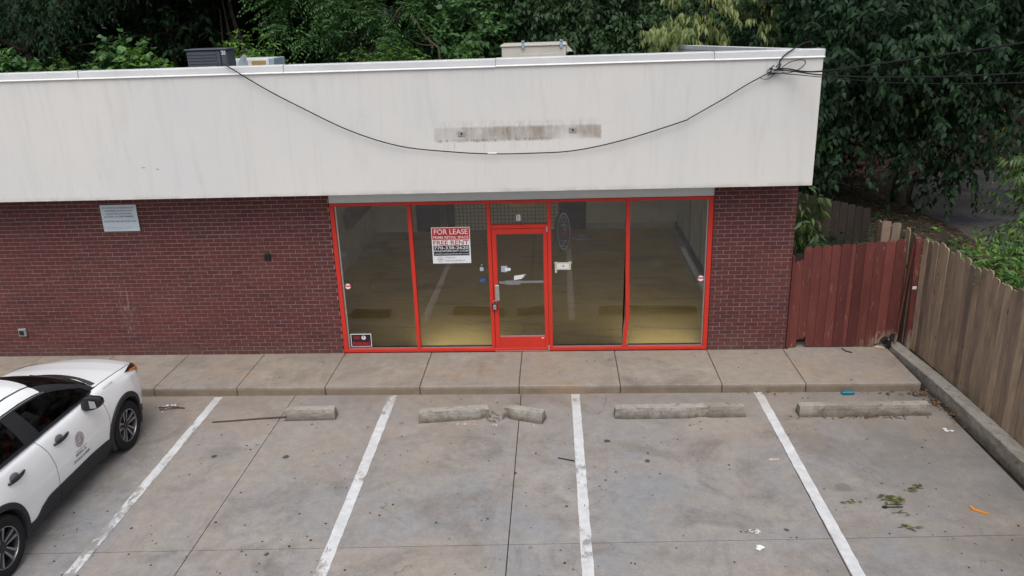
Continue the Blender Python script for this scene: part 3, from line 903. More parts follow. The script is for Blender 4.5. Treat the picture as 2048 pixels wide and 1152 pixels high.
# open sign: oval plate with letters running up
s = thing('open_sign', 'dark oval OPEN sign hung upright inside the glass right of the door', 'sign', (3.70,.09,1.70))
q = MB(); q.lathe([(.001,-.012),(.96,-.012),(1.0,0),(.96,.012),(.001,.012)], (0,0,0), 'y', 40)
q.v = [(3.70+v[0]*.128, .10+v[1], 2.02+v[2]*.345) for v in q.v]; q.build('plate', MAT['sign_black'], s, smooth=False)
disc('neon_ring', 'palegrey', s, 3.715, 2.02, .098, .300, .0865, 48, .955)
for k, (ch, mt) in enumerate((('O','sign_grey'),('P','sign_grey'),('E','sign_red'),('N','sign_grey'))):
    vs, fs = text_fit(ch, -.05, .05, 0, .085, -.02)
    zc = 2.02 + .195 - k*.13
    # quarter turn: the letters read downwards
    q = MB(); q.add([(3.715 + c, .0862, zc - a) for a, c in vs], fs); q.build('letter', MAT[mt], s, recalc=False)
# taped note
s = thing('taped_note', 'white paper note fixed with yellow tape to the pane under the oval sign', 'note', (3.70,.055,1.40))
flat('paper', 'paper', s, 3.595, 3.805, 1.41, 1.505, .0556)
for (x0,x1,z0,z1) in ((3.555,3.84,1.500,1.522),(3.565,3.60,1.345,1.53),(3.79,3.822,1.395,1.535),(3.58,3.80,1.395,1.412)):
    flat('tape', 'tape', s, x0, x1, z0, z1, .0550 - .0002*rnd.random())
disc('seal', 'palegrey', s, 3.70, 1.458, .022, .022, .0552, 14)
# small stickers by the door
tag(flat('square_sticker', 'palegrey', None, 2.352, 2.412, 1.395, 1.462, .0552), 'small pale square sticker left of the door below the lease sign', 'sticker')
q = MB(); q.face([(2.345,.0552,1.215),(2.40,.0552,1.205),(2.43,.0552,1.222),(2.435,.0552,1.25),(2.39,.0552,1.275),(2.352,.0552,1.255)])
tag(q.build('blue_sticker', MAT['blue'], None, recalc=False), 'torn blue sticker on the pane left of the door handle', 'sticker')
tag(flat('door_sticker', 'palegrey', None, 2.70, 2.80, 1.375, 1.48, .0420), 'blue grey square sticker on the door glass above the push bar', 'sticker')
tag(flat('white_label', 'paper', None, 2.76, 2.85, 1.395, 1.445, .0412), 'small white label overlapping the grey sticker on the door glass', 'label')
q = MB(); q.face([(2.90,.0415,1.235),(3.04,.0415,1.26),(3.03,.0415,1.28),(3.075,.0415,1.29),(3.055,.0415,1.305),(3.10,.0415,1.335),(2.905,.0415,1.31)])
tag(q.build('torn_paper', MAT['paper'], None, recalc=False), 'torn white paper scrap stuck to the door glass over the push bar', 'paper')
q = MB(); q.face([(2.372,.0552,1.49),(2.395,.0552,1.49),(2.39,.0552,1.508),(2.376,.0552,1.506)])
tag(q.build('tape_scrap', MAT['tape'], None, recalc=False), 'tiny tape scrap above the square sticker beside the door', 'tape')
# lock box on the handle
s = thing('lock_box', 'black and grey realtor lock box hanging under the door pull', 'lock box', (2.58,-.02,.74))
q = MB(); q.bevbox(2.535, 2.622, -.045, .014, .745, .865, .012); q.build('case', MAT['black_plastic'], s)
q = MB(); q.bevbox(2.552, 2.605, -.052, -.0455, .762, .845, .004); q.build('face_plate', MAT['grey_metal'], s)
q = MB(); q.tube([(2.556,-.015,.86),(2.556,-.015,.895),(2.570,-.015,.905),(2.592,-.015,.905),(2.602,-.015,.895),(2.602,-.015,.86)], .006, 6); q.build('shackle', MAT['grey_metal'], s)

# wall fittings
s = thing('wall_vent', 'small black square vent on the brick wall left of the window', 'vent', (-1.085,-.01,1.66))
q = MB(); q.bevbox(-1.135,-1.035,-.035,-.0,1.655,1.765,.006); q.build('housing', MAT['black_plastic'], s)
for k in range(4):
    q = MB(); q.box(-1.125,-1.045,-.042,-.0352,1.668+k*.024,1.678+k*.024); q.build('slat', MAT['black_plastic'], s)
s = thing('outlet_box', 'grey weatherproof outlet box low on the brick wall', 'outlet', (-5.49,-.02,.38))
q = MB(); q.bevbox(-5.555,-5.425,-.055,.0,.385,.52,.008); q.build('box', MAT['grey_metal'], s)
q = MB(); q.bevbox(-5.535,-5.455,-.062,-.0555,.41,.49,.003); q.build('socket_face', MAT['black_plastic'], s)
for (x, z, lab) in ((2.245,3.70,'leftmost galvanised bracket plate on the stained strip of the fascia'), (3.855,3.715,'galvanised bracket plate at the right end of the stained fascia strip')):
    s = thing('sign_bracket', lab, 'bracket', (x,-.6,z), group='brackets left on the fascia')
    q = MB(); q.bevbox(x-.055,x+.05,-.612,-.6005,z-.035,z+.04,.003); q.build('plate', MAT['alu'], s)
    q = MB(); q.lathe([(.014,-.014),(.014,0),(.001,-.016)], (x,-.611,z), 'y', 10); q.build('bolt', MAT['black_plastic'], s)

# cables
def cable(name, pts, r, label, mat='cable', sub=6):
    P = [Vector(p) for p in pts]; out = []
    for i in range(len(P)-1):
        p0, p1, p2, p3 = P[max(i-1,0)], P[i], P[i+1], P[min(i+2,len(P)-1)]
        for k in range(sub):
            t = k/sub
            out.append(.5*((2*p1)+(p2-p0)*t+(2*p0-5*p1+4*p2-p3)*t*t+(3*p1-p0-3*p2+p3)*t**3))
    out.append(P[-1])
    q = MB(); q.tube(out, r, 6); o = q.build(name, MAT[mat], None, smooth=True)
    return tag(o, label, 'cable')
cable('service_cable', [(-1.35,-.30,4.755),(-1.14,-.55,4.768),(-1.03,-.655,4.73),(-.55,-.665,4.42),(-.07,-.665,4.15),(.63,-.665,3.79),(1.34,-.66,3.55),(2.07,-.655,3.45),(2.65,-.65,3.405),(3.23,-.65,3.40),(3.88,-.655,3.425),(4.60,-.66,3.565),(5.40,-.665,3.80),(5.52,-.665,3.855),(5.99,-.665,4.115),(6.30,-.67,4.30),(6.60,-.68,4.455)], .0085, 'black service cable sagging in a long loop across the fascia')
q = MB(); q.tube([(2.62,-.665,3.417),(2.75,-.664,3.414)], .0105, 6); tag(q.build('cable_splice', MAT['white']), 'white taped splice at the lowest point of the sagging cable', 'splice')
cable('power_wire', [(6.62,-.68,4.47),(6.78,-.72,4.49),(7.0,-.85,4.455),(7.25,-1.05,4.475),(7.8,-1.9,4.63),(8.67,-3.0,4.86),(10.5,-5.4,5.4),(13,-8.6,6.2)], .011, 'highest black wire running from the fascia corner out to the right')
cable('phone_wire', [(6.66,-.66,4.475),(6.90,-.72,4.45),(7.24,-1.0,4.41),(7.9,-1.9,4.435),(8.73,-3.0,4.54),(10.6,-5.4,4.86),(13,-8.6,5.4)], .009, 'middle black wire running from the fascia corner out to the right')
cable('data_wire', [(6.64,-.66,4.43),(6.95,-.75,4.405),(7.30,-1.0,4.375),(7.9,-1.9,4.365),(8.74,-3.0,4.44),(10.6,-5.4,4.70),(13,-8.6,5.15)], .006, 'lowest thin wire running from the fascia corner out to the right')
cable('riser_cable', [(6.70,-.64,4.50),(6.72,-.63,4.60),(6.82,-.63,4.70),(7.00,-.60,4.80),(7.15,-.50,4.83),(7.25,-.3,4.79)], .009, 'black cable arching up from the knot over the coping corner')
cable('cable_coil', [(6.72,-.65,4.48),(6.84,-.66,4.57),(7.00,-.67,4.60),(7.05,-.67,4.555),(6.98,-.67,4.48),(6.84,-.67,4.43),(6.74,-.66,4.44)], .006, 'thin loose loop of wire beside the cable knot')
cable('slack_loop', [(6.44,-.655,4.38),(6.50,-.655,4.355),(6.58,-.655,4.36),(6.66,-.655,4.43)], .005, 'short slack wire loop under the cable knot')
q = MB()
for k in range(16):
    a = Vector((6.52+.012*k+rnd.uniform(-.03,.03), -.66+rnd.uniform(-.02,.03), 4.43+.005*k+rnd.uniform(-.04,.04)))
    d = Vector((rnd.uniform(.02,.10), rnd.uniform(-.02,.02), rnd.uniform(-.04,.05)))
    q.tube([a, a+d*.5+Vector((0,0,.01)), a+d], .0075, 5)
s = thing('cable_clamp', 'tangled cable knot and clamp near the fascia corner', 'clamp', (6.6,-.65,4.45))
q.build('wire_ends', MAT['cable'], s)
q = MB(); q.bevbox(6.60,6.68,-.68,-.6005,4.44,4.475,.006); q.tube([(6.70,-.605,4.62),(6.70,-.64,4.52),(6.66,-.66,4.46)], .008, 6); q.build('hook', MAT['galv'], s)

# ================================================================== ROOF EQUIPMENT
s = thing('condenser', 'dark slate louvred air conditioning condenser on the roof at the left', 'condenser', (-3.65, 5.4, 4.1))
q = MB(); q.bevbox(-4.15,-3.28,5.0,5.50,4.16,4.78,.03); q.build('casing', MAT['cond'], s)
q = MB(); q.bevbox(-4.175,-3.255,4.97,5.53,4.781,4.812,.012); q.build('lid', MAT['cond'], s)
for k in range(9):
    q = MB(); q.box(-4.13,-3.50,4.985,4.999,4.20+k*.062,4.232+k*.062); q.build('louvre', MAT['cond'], s)
q = MB(); q.box(-3.42,-3.40,4.984,4.9995,4.18,4.76); q.build('corner_strip', MAT['black_plastic'], s)
q = MB(); q.box(-3.39,-3.30,4.990,4.9985,4.685,4.765); lb = q.build('warning_label', MAT['white'], s)
q = MB()
for k in range(3): q.box(-3.355,-3.305,4.988,4.9895,4.695+k*.024,4.707+k*.024)
q.box(-3.385,-3.366,4.988,4.9895,4.70,4.75); q.build('print', MAT['sign_black'], lb)
q = MB(); q.box(-3.9,-3.4,5.05,5.45,3.92,4.16); q.build('base', MAT['black_plastic'], s)
s = thing('satellite_dish', 'grey satellite dish on the roof beside the condenser', 'satellite dish', (-2.2, 3.1, 4.1))
q = MB()
prof = [(.001,.0),(.10,-.012),(.20,-.045),(.27,-.09),(.275,-.085),(.2,-.035),(.1,0),(.001,.012)]
q.lathe(prof, (0,0,0), 'y', 28)
rm = Matrix.Rotation(math.radians(-52), 3, 'Z') @ Matrix.Rotation(math.radians(-18), 3, 'X')
q.v = [tuple(rm @ Vector(v) + Vector((-2.2,3.1,4.46))) for v in q.v]; q.build('reflector', MAT['dish'], s, smooth=True)
q = MB(); q.tube([(-2.2,3.1,3.92),(-2.2,3.12,4.45)], .022, 8); q.build('mast', MAT['grey_metal'], s)
q = MB(); q.tube([(-2.2,3.1,4.25),(-2.0,2.9,4.35)], .012, 6); q.build('arm', MAT['grey_metal'], s)
s = thing('vent_hood', 'low pale roof unit with open brown side behind the dish', 'roof unit', (-3.5, 7.0, 4.1))
q = MB(); q.bevbox(-3.95,-2.95,6.6,7.6,3.92,4.50,.01); q.build('casing', MAT['coping'], s)
q = MB(); q.box(-3.35,-3.02,6.590,6.5995,4.30,4.465); q.build('opening', MAT['card'], s)
q = MB(); q.bevbox(-2.945,-2.83,6.6,7.4,4.2,4.51,.01); q.build('side_panel', MAT['galv'], s)
s = thing('rooftop_unit', 'beige rooftop air handler with two lifting lugs behind the parapet', 'roof unit', (3.2, 4.5, 4.1))
q = MB(); q.bevbox(2.58,3.83,4.0,5.1,3.92,4.70,.01); q.build('casing', MAT['rtu'], s)
q = MB(); q.bevbox(2.555,3.85,3.975,5.12,4.701,4.735,.008); q.build('lid', MAT['rtu'], s)
for x0, x1 in ((2.92,3.29),(3.36,3.74)):
    q = MB(); q.bevbox(x0,x1,3.985,3.9995,4.15,4.56,.004); q.build('access_panel', MAT['rtu'], s)
for x in (3.0,3.74):
    q = MB(); q.bevbox(x-.028,x+.028,3.955,3.974,4.66,4.81,.004); lg = q.build('lifting_lug', MAT['galv'], s)
    q = MB(); q.lathe([(.014,-.002),(.014,0),(.001,-.003)], (x,3.954,4.775), 'y', 10); q.build('lug_hole', MAT['black_plastic'], lg)
q = MB(); q.prism([(3.835,4.70),(3.96,4.58),(3.835,4.58)], 'y', 4.05, 4.9); q.build('rain_hood', MAT['rtu'], s)

# ================================================================== PAINTED BAY LINES
def stripe(x_top, y_top, x_bot, y_bot, w, wear, label, seed):
    r = random.Random(seed)
    n = 60; L = []; R = []
    for i in range(n+1):
        t = i/n
        x = x_top + (x_bot-x_top)*t; y = y_top + (y_bot-y_top)*t
        L.append((x-w/2+r.uniform(-.004,.004), y)); R.append((x+w/2+r.uniform(-.004,.004), y))
    q = MB()
    vs = [(x,y,LZ+.004) for x,y in L] + [(x,y,LZ+.004) for x,y in R]
    q.add(vs, [(i, i+n+1, i+n+2, i+1) for i in range(n)])
    return tag(q.build('bay_line', mat_paint('worn_paint', wear)), label, 'marking', 'white parking bay lines')
stripe(-1.64,-1.35,-1.59,-6.4,.125,.50,'thin worn white bay line beside the parked white car',1)
stripe(1.07,-1.33,1.10,-6.4,.135,.52,'white bay line between the short wheel stop and the broken one',2)
stripe(3.85,-1.33,3.885,-6.4,.125,.45,'white bay line between the broken wheel stop and the chipped one',3)
stripe(6.57,-1.30,6.61,-6.4,.130,.0,'cleanest white bay line left of the wheel stop nearest the fence',4)
for k, x in enumerate((-4.36,-7.1)):
    pass
# rows across the aisle, seen only mirrored in the glass
for k in range(5):
    pass

# ================================================================== WHEEL STOPS
def wheel_stop(parent, p0, p1, seed, chips=(), ragged=(0,0), name='block', h=.158, w=.185):
    r = random.Random(seed)
    p0, p1 = Vector((*p0, 0)), Vector((*p1, 0)); d = (p1-p0); L = d.length; d.normalize(); nrm = Vector((-d.y, d.x, 0))
    prof = [(-w/2,0),(-w/2+.006,.05),(-w/2+.014,h*.74),(-w/2+.030,h-.002),(-w/2+.036,h),(w/2-.036,h),(w/2-.014,h*.74),(w/2-.004,.045),(w/2,0)]
    n = max(8, int(L/.05)); m_ = len(prof)
    q = MB(); vs = []; fs = []
    for i in range(n+1):
        t = i/n
        for j, (a, z) in enumerate(prof):
            s_ = t*L
            if i == 0: s_ += (r.uniform(-.05,.03) if ragged[0] else 0) + (.012 if z > h*.7 else 0)
            if i == n: s_ += (r.uniform(-.03,.05) if ragged[1] else 0) - (.012 if z > h*.7 else 0)
            aa = a + r.uniform(-.0015,.0015); zz = z + (r.uniform(-.0015,.001) if z > 0 else 0)
            for (c, wd, dep, front) in chips:
                k = max(0, 1-abs(t-c)/wd)
                if k > 0 and (a < 0) == front:
                    aa += (-1 if a > 0 else 1)*dep*k*r.uniform(.6,1.2)*(1 if z < h*.9 else .7); zz -= dep*.5*k*(1 if z > h*.5 else 0)
            # worn arrises at both ends
            if i in (0, n): zz *= .93
            pt = p0 + d*s_ + nrm*aa
            vs.append((pt.x, pt.y, LZ+.001+zz))
    for i in range(n):
        for j in range(m_-1):
            fs.append((i*m_+j, i*m_+j+1, (i+1)*m_+j+1, (i+1)*m_+j))
    fs.append(tuple(range(m_))); fs.append(tuple(n*m_+j for j in range(m_))[::-1])
    q.add(vs, fs)
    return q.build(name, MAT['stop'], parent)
def rubble(parent, cx, cy, n, rx, ry, s0, s1, seed):
    r = random.Random(seed); q = MB()
    for k in range(n):
        c = Vector((cx+r.gauss(0,rx), cy+r.gauss(0,ry), LZ)); s_ = r.uniform(s0,s1)
        bm = bmesh.new(); bmesh.ops.create_icosphere(bm, subdivisions=1, radius=s_)
        for v in bm.verts: v.co = Vector((v.co.x*r.uniform(.7,1.3), v.co.y*r.uniform(.7,1.3), v.co.z*r.uniform(.35,.75))) + c + Vector((0,0,s_*.35))
        bm.verts.index_update(); q.add([v.co[:] for v in bm.verts], [[v.index for v in f.verts] for f in bm.faces]); bm.free()
    return q
s = thing('wheel_stop', 'short broken off stub of a concrete wheel stop beside a rusty bar', 'wheel stop', (0,-2.03,LZ), group='concrete wheel stops')
wheel_stop(s, (-.335,-2.035), (.375,-2.01), 1, ragged=(1,0))
s = thing('wheel_stop', 'concrete wheel stop broken in two with rubble in the gap', 'wheel stop', (2.5,-2.1,LZ), group='concrete wheel stops')
wheel_stop(s, (1.60,-2.13), (2.57,-2.00), 2, ((.98,.10,.06,True),), (0,1))
wheel_stop(s, (2.84,-1.985), (3.39,-2.17), 3, ((.04,.16,.05,True),), (1,0))
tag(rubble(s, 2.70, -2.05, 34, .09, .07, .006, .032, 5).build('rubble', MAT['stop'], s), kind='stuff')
s = thing('wheel_stop', 'whole concrete wheel stop with a chipped front right of the centre line', 'wheel stop', (5.3,-2.02,LZ), group='concrete wheel stops')
wheel_stop(s, (4.385,-2.035), (6.215,-1.985), 4, ((.66,.09,.05,True),(.01,.06,.03,True)))
s = thing('wheel_stop', 'intact concrete wheel stop in the last bay by the fence', 'wheel stop', (7.85,-1.98,LZ), group='concrete wheel stops')
wheel_stop(s, (6.95,-1.995), (8.76,-1.965), 6)
q = rubble(None, 2.3, -2.25, 12, .3, .03, .004, .012, 8)
tag(q.build('concrete_crumbs', MAT['paper']), kind='stuff')

# ================================================================== KERB AND FENCES
kp = [(8.93,.10),(8.95,-.04),(9.01,-.8),(9.07,-1.57),(9.10,-2.6),(9.125,-3.66),(9.15,-5),(9.2,-8),(9.25,-13)]
q = MB(); n_k = 0
pts = []
for i in range(len(kp)-1):
    m_ = max(2, int(abs(kp[i+1][1]-kp[i][1])/.12))
    for k in range(m_): pts.append((kp[i][0]+(kp[i+1][0]-kp[i][0])*k/m_, kp[i][1]+(kp[i+1][1]-kp[i][1])*k/m_))
pts.append(kp[-1])
rr = random.Random(12)
prof = [(0,-.2),(.008,-.05),(.014,.045),(.026,.058),(.11,.060),(.205,.058),(.216,.045),(.22,-.2)]
vs, fs = [], []
for i, (x, y) in enumerate(pts):
    for (a, z) in prof:
        vs.append((x+a+rr.uniform(-.004,.004), y, z+(rr.uniform(-.003,.002) if z > 0 else 0)))
n = len(prof)
for i in range(len(pts)-1):
    for j in range(n-1): fs.append((i*n+j, i*n+j+1, (i+1)*n+j+1, (i+1)*n+j))
fs.append(tuple(range(n))); fs.append(tuple((len(pts)-1)*n+j for j in range(n)))
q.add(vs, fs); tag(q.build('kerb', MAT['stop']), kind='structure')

def picket_mesh(w, h, th=.018, ear=.03, r=rnd, ragged=0.0):
    x = w/2
    top = [(-x,h-ear),(-x+ear,h),(x-ear,h),(x,h-ear)]
    if ragged: top = [(a, b - r.uniform(0, ragged)) for a, b in top]
    poly = [(-x,0),(x,0)] + top[::-1]
    q = MB(); q.prism(poly, 'y', -th/2, th/2); return q
fence = thing('picket_fence', 'weathered brown picket fence running beside the last parking bay', 'fence', (9.3,-3,0))
fp = [(9.235,-.04),(9.30,-1.41),(9.335,-3.38),(9.38,-6),(9.46,-13)]
def along(t):
    for i in range(len(fp)-1):
        (x0,y0),(x1,y1) = fp[i], fp[i+1]
        if y0 >= t >= y1: return x0 + (x1-x0)*(t-y0)/(y1-y0)
    return fp[-1][0]
pm = [picket_mesh(.136+.006*k, 1.82+.02*k, ear=.028).build('picket', MAT['picket'], fence, local=True) for k in range(4)]
meshes = [o.data for o in pm]
y = -.11; k = 0
while y > -12.5:
    if k < 4: o = pm[k]
    else:
        o = bpy.data.objects.new('picket', meshes[rnd.randrange(4)]); COL.objects.link(o); o.parent = fence
    yy = y - .07
    o.location = (along(yy)-9.3+rnd.uniform(-.006,.006), yy+3, .045+rnd.uniform(-.015,.015))
    o.rotation_euler = (rnd.uniform(-.008,.008), rnd.uniform(-.01,.01), math.radians(-90)+rnd.uniform(-.05,.05))
    y -= .148; k += 1
for z in (.35, 1.0, 1.6):
    q = MB()
    for i in range(len(fp)-1):
        (x0,y0),(x1,y1) = fp[i], fp[i+1]
        q.add([(x0+.015,y0,z),(x0+.055,y0,z),(x1+.055,y1,z),(x1+.015,y1,z),(x0+.015,y0,z+.09),(x0+.055,y0,z+.09),(x1+.055,y1,z+.09),(x1+.015,y1,z+.09)],
              [(0,1,2,3),(4,5,6,7),(0,1,5,4),(1,2,6,5),(2,3,7,6),(3,0,4,7)])
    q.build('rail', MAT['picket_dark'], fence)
for yy in (-2.4,-4.8,-7.2,-9.6):
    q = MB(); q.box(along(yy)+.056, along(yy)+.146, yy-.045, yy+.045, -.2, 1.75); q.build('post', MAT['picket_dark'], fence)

# red board gate
gate = thing('board_gate', 'dark red painted board gate with rotten foot between pier and fence', 'gate', (8.2,.05,0))
ed = [7.345,7.482,7.622,7.765,7.91,8.052,8.215,8.282,8.425,8.572,8.73,8.885,9.055]
tops = [1.48,1.715,1.715,1.73,1.735,1.745,1.75,1.755,1.765,1.775,1.79,1.81]
for i in range(12):
    w = ed[i+1]-ed[i]-.005; z0 = .012 + rnd.uniform(0,.012)
    x0, x1 = ed[i]+.0025, ed[i+1]-.0025
    zt = tops[i]
    if i == 0: poly = [(x0,z0),(x1,z0),(x1,zt+.03),(x0+.08,zt),(x0+.03,zt+.01),(x0,zt-.04)]
    elif i == 1: poly = [(x0,.16),(x0+.02,.13),(x0+.05,.17),(x0+.08,.14),(x1,.20),(x1,zt-.02),(x1-.03,zt),(x0+.03,zt),(x0,zt-.03)]
    elif i == 11: poly = [(x0,.20),(x0+.05,.15),(x0+.09,.24),(x1,.22),(x1,zt-.02),(x1-.03,zt),(x0+.03,zt),(x0,zt-.03)]
    elif i == 10: poly = [(x0,.05),(x0+.06,.07),(x0+.10,.15),(x1,.19),(x1,zt-.02),(x1-.03,zt),(x0+.03,zt),(x0,zt-.03)]
    else: poly = [(x0,z0),(x1,z0+rnd.uniform(-.008,.008)),(x1,zt-.028),(x1-.026,zt),(x0+.026,zt),(x0,zt-.028)]
    yo = rnd.uniform(-.006,.006)
    q = MB(); q.prism(poly, 'y', .04+yo, .060+yo); q.build('board', MAT['red_board'], gate)
for z in (.30,.95,1.50):
    q = MB(); q.box(7.36,9.05,.068,.105,z,z+.09); q.build('rail', MAT['picket_dark'], gate)
# trim board against the pier
q = MB(); q.box(7.304,7.335,-.02,.06,.0,1.58); q.build('edge_strip', MAT['red_board'], gate)
q = MB(); q.box(7.40,7.47,.11,.13,1.42,1.53); q.build('back_batten', MAT['picket'], gate)
# corner posts
s = thing('corner_post', 'dark red corner post where the gate meets the picket fence', 'post', (9.22,0,0))
q = MB(); q.add([(9.195,-.05,0),(9.265,-.06,0),(9.265,.03,0),(9.195,.03,0),(9.150,-.05,1.84),(9.225,-.06,1.85),(9.225,.03,1.85),(9.150,.03,1.84)], [(0,1,5,4),(1,2,6,5),(2,3,7,6),(3,0,4,7),(4,5,6,7)])
q.build('shaft', MAT['red_board'], s)
q = MB(); q.bevbox(9.17,9.235,-.066,-.058,1.02,1.07,.003); q.build('latch', MAT['white'], s)
s = thing('loose_board', 'loose dark red board leaning in the gap beside the corner post', 'board', (9.1,.0,0))
q = MB(); q.add([(9.03,.0,.06),(9.055,.0,.06),(9.055,.05,.06),(9.03,.05,.06),(9.125,.0,1.74),(9.15,.0,1.74),(9.15,.05,1.74),(9.125,.05,1.74)], [(0,1,5,4),(1,2,6,5),(2,3,7,6),(3,0,4,7),(4,5,6,7),(3,2,1,0)])
q.build('plank', MAT['red_board'], s)
# grey pickets of the fence carrying on behind the gate
s = thing('rear_fence', 'grey weathered pickets showing above the gate at the corner', 'fence', (9.1,.9,0))
for i, (x, y, h) in enumerate(((8.93,.62,1.98),(9.07,.64,1.94),(9.22,.42,1.90),(9.24,.28,1.86),(9.24,1.2,1.75),(9.25,1.35,1.72),(9.25,1.5,1.7),(9.26,1.65,1.7),(9.26,1.8,1.68))):
    q = picket_mesh(.13, h, ear=.03, ragged=.03)
    o = q.build('picket', MAT['picket'], s, local=True); o.location = (x-9.1, y-.9, 0); o.rotation_euler = (0, rnd.uniform(-.02,.02), math.radians(-15 if i < 2 else -85))
q = MB(); q.box(8.6,9.2,.66,.70,1.5,1.58); q.build('rail', MAT['picket_dark'], s)
# dark fence in the shade behind
s = thing('yard_fence', 'nearly black board fence in the shade behind the gate', 'fence', (8.9,3,0))
for i in range(13):
    x = 7.75 + i*.147
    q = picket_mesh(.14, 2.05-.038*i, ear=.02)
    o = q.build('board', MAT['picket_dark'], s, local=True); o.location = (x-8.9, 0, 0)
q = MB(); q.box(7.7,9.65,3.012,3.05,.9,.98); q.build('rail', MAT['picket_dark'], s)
# brown fence and yellow post at the back right
s = thing('back_fence', 'dark brown board fence in deep shade behind the yellow post', 'fence', (22,19.5,0))
for i in range(44):
    x = 18.2 + i*.16
    q = picket_mesh(.152, 1.9, ear=.01)
    o = q.build('board', MAT['picket_dark'], s, local=True); o.location = (x-22, rnd.uniform(-.01,.01), .1)
s = thing('yellow_post', 'leaning orange yellow bollard post at the foot of the dirt slope', 'bollard', (19.6,18.0,-.1))
q = MB(); q.tube([(19.56,18,-.15),(19.66,18,.6),(19.78,18,1.5)], .11, 14); q.build('shaft', simple('yellow_paint', (.42,.20,.02), .6, .3, var=.2), s, smooth=False)
s = thing('wooden_steps', 'dark red wooden steps half hidden behind the big leaves', 'steps', (13.5,14,0))
for k in range(4):
    q = MB(); q.bevbox(12.7,14.0,14+k*.28,14.27+k*.28,.30+k*.19,.345+k*.19,.006); q.build('tread', simple('dark_red_paint', (.15,.02,.03), .7, .3) if k == 0 else bpy.data.materials['dark_red_paint'], s)
    q = MB(); q.box(12.7,14.0,14.26+k*.28,14.285+k*.28,.14+k*.19,.299+k*.19); q.build('riser', bpy.data.materials['dark_red_paint'], s)

# ================================================================== CAR
def mat_carpaint():
    t = NT('white_car_paint')
    n1 = t.noise(t.obj(), 2, 4)
    c = t.mix(n1, (.87,.89,.91), (.90,.92,.935))
    t.bsdf(c, .35, .5, **{'Coat Weight': 1.0, 'Coat Roughness': .04}); return t.m
MAT['car_white'] = mat_carpaint()
MAT['clad'] = simple('car_cladding', (.022,.024,.028), .6, .3, var=.1, scale=30)
MAT['gloss_black'] = simple('gloss_black', (.010,.010,.012), .12, .5, var=.05)
MAT['tyre'] = simple('tyre_rubber', (.017,.017,.018), .85, .2, var=.2, scale=14)
MAT['rim_dark'] = simple('rim_dark', (.035,.037,.042), .35, .5, .6)
MAT['rim_bright'] = simple('rim_bright', (.30,.31,.33), .28, .5, .9)
MAT['amber'] = simple('amber_lens', (.75,.19,.015), .25, .5)
MAT['lamp_dark'] = simple('lamp_smoked', (.03,.012,.012), .15, .5)
MAT['silver'] = simple('silver_trim', (.42,.43,.45), .3, .5, .7)
MAT['seat'] = simple('seat_fabric', (.05,.05,.055), .9, .2)
MAT['print_grey'] = simple('print_grey', (.10,.105,.11), .6, .3)
MAT['print_red'] = simple('print_red', (.40,.035,.03), .6, .3)

WB, RW = 2.657, .345
CARX, CARY = -3.125, -2.87
car = thing('parked_car', 'white compact SUV with black wheel arches parked nose in at the kerb', 'car', (CARX, CARY, LZ), math.radians(.7))

def lerp(x, xs, ys): return float(np.interp(x, xs, ys))
# half width along the length, hood / belt height, nose taper
def tap(y): return lerp(y, [-3.55,-3.45,-3.2,-2.4,-1.2,-.2,.3,.55,.72,.82,.86], [.55,.78,.92,.985,1,1,.985,.935,.845,.72,.50])
def ztop(y): return lerp(y, [-3.55,-3.0,-.9,-.42,-.2,.2,.5,.68,.78,.86], [1.05,1.10,1.085,1.10,1.095,1.055,1.005,.955,.89,.76])
def zbot(y): return lerp(y, [-3.55,-3.1,-2.12,-2.06,-1.95,-1.8,-.9,-.55,-.45,.45,.86], [.42,.40,.30,.31,.37,.415,.42,.40,.385,.40,.42])
def section(y):
    """right half ring: from the sill up the side, over the shoulder and in to the centre line"""
    k = tap(y); zt = ztop(y); zb = zbot(y)
    hood = lerp(y, [-.55,-.38], [0,1])
    flare = .018*max(0, 1-abs(y)/.55) + .018*max(0, 1-abs(y+WB)/.6)
    pts = [(.868, zb), (.882+flare, .52), (.893+flare*1.2, .64), (.896+flare, .76), (.889+flare*.5, .86), (.875, .94),
           (.850, zt-.075), (.822, zt-.035), (.785, zt-.012)]
    cab = [(.74, zt), (.60, zt), (.4, zt), (.2, zt), (0, zt)]
    cr = [(.735, zt+.000), (.62, zt+.012), (.42, zt+.030), (.2, zt+.040), (0, zt+.042)]
    pts += [((a*(1-hood)+c*hood), (b_*(1-hood)+d*hood)) for (a, b_), (c, d) in zip(cab, cr)]
    zlow = zb
    f_ = min(1.0, (zt-.13-zb)/(.94-.42))
    pts[1:6] = [(x, zb+(z-zb)*f_ if f_ < 1 else z) for x, z in pts[1:6]]
    out = []
    for (x, z) in pts: out.append((x*k, max(z, zlow)))
    return out
def xs_at(y, z):
    p = section(y)[:9]
    return lerp(z, [q[1]+1e-4*i for i, q in enumerate(p)], [q[0] for q in p])
def ring_smooth(p, n):
    # Catmull-Rom resample of the section
    P = [Vector((a, b, 0)) for a, b in p]; out = []
    seg = len(P)-1
    for i in range(n+1):
        s_ = i/n*seg; j = min(int(s_), seg-1); t = s_-j
        p0, p1, p2, p3 = P[max(j-1,0)], P[j], P[j+1], P[min(j+2,seg)]
        v = .5*((2*p1)+(p2-p0)*t+(2*p0-5*p1+4*p2-p3)*t*t+(3*p1-p0-3*p2+p3)*t**3)
        out.append((v.x, v.y))
    return out
NR = 52
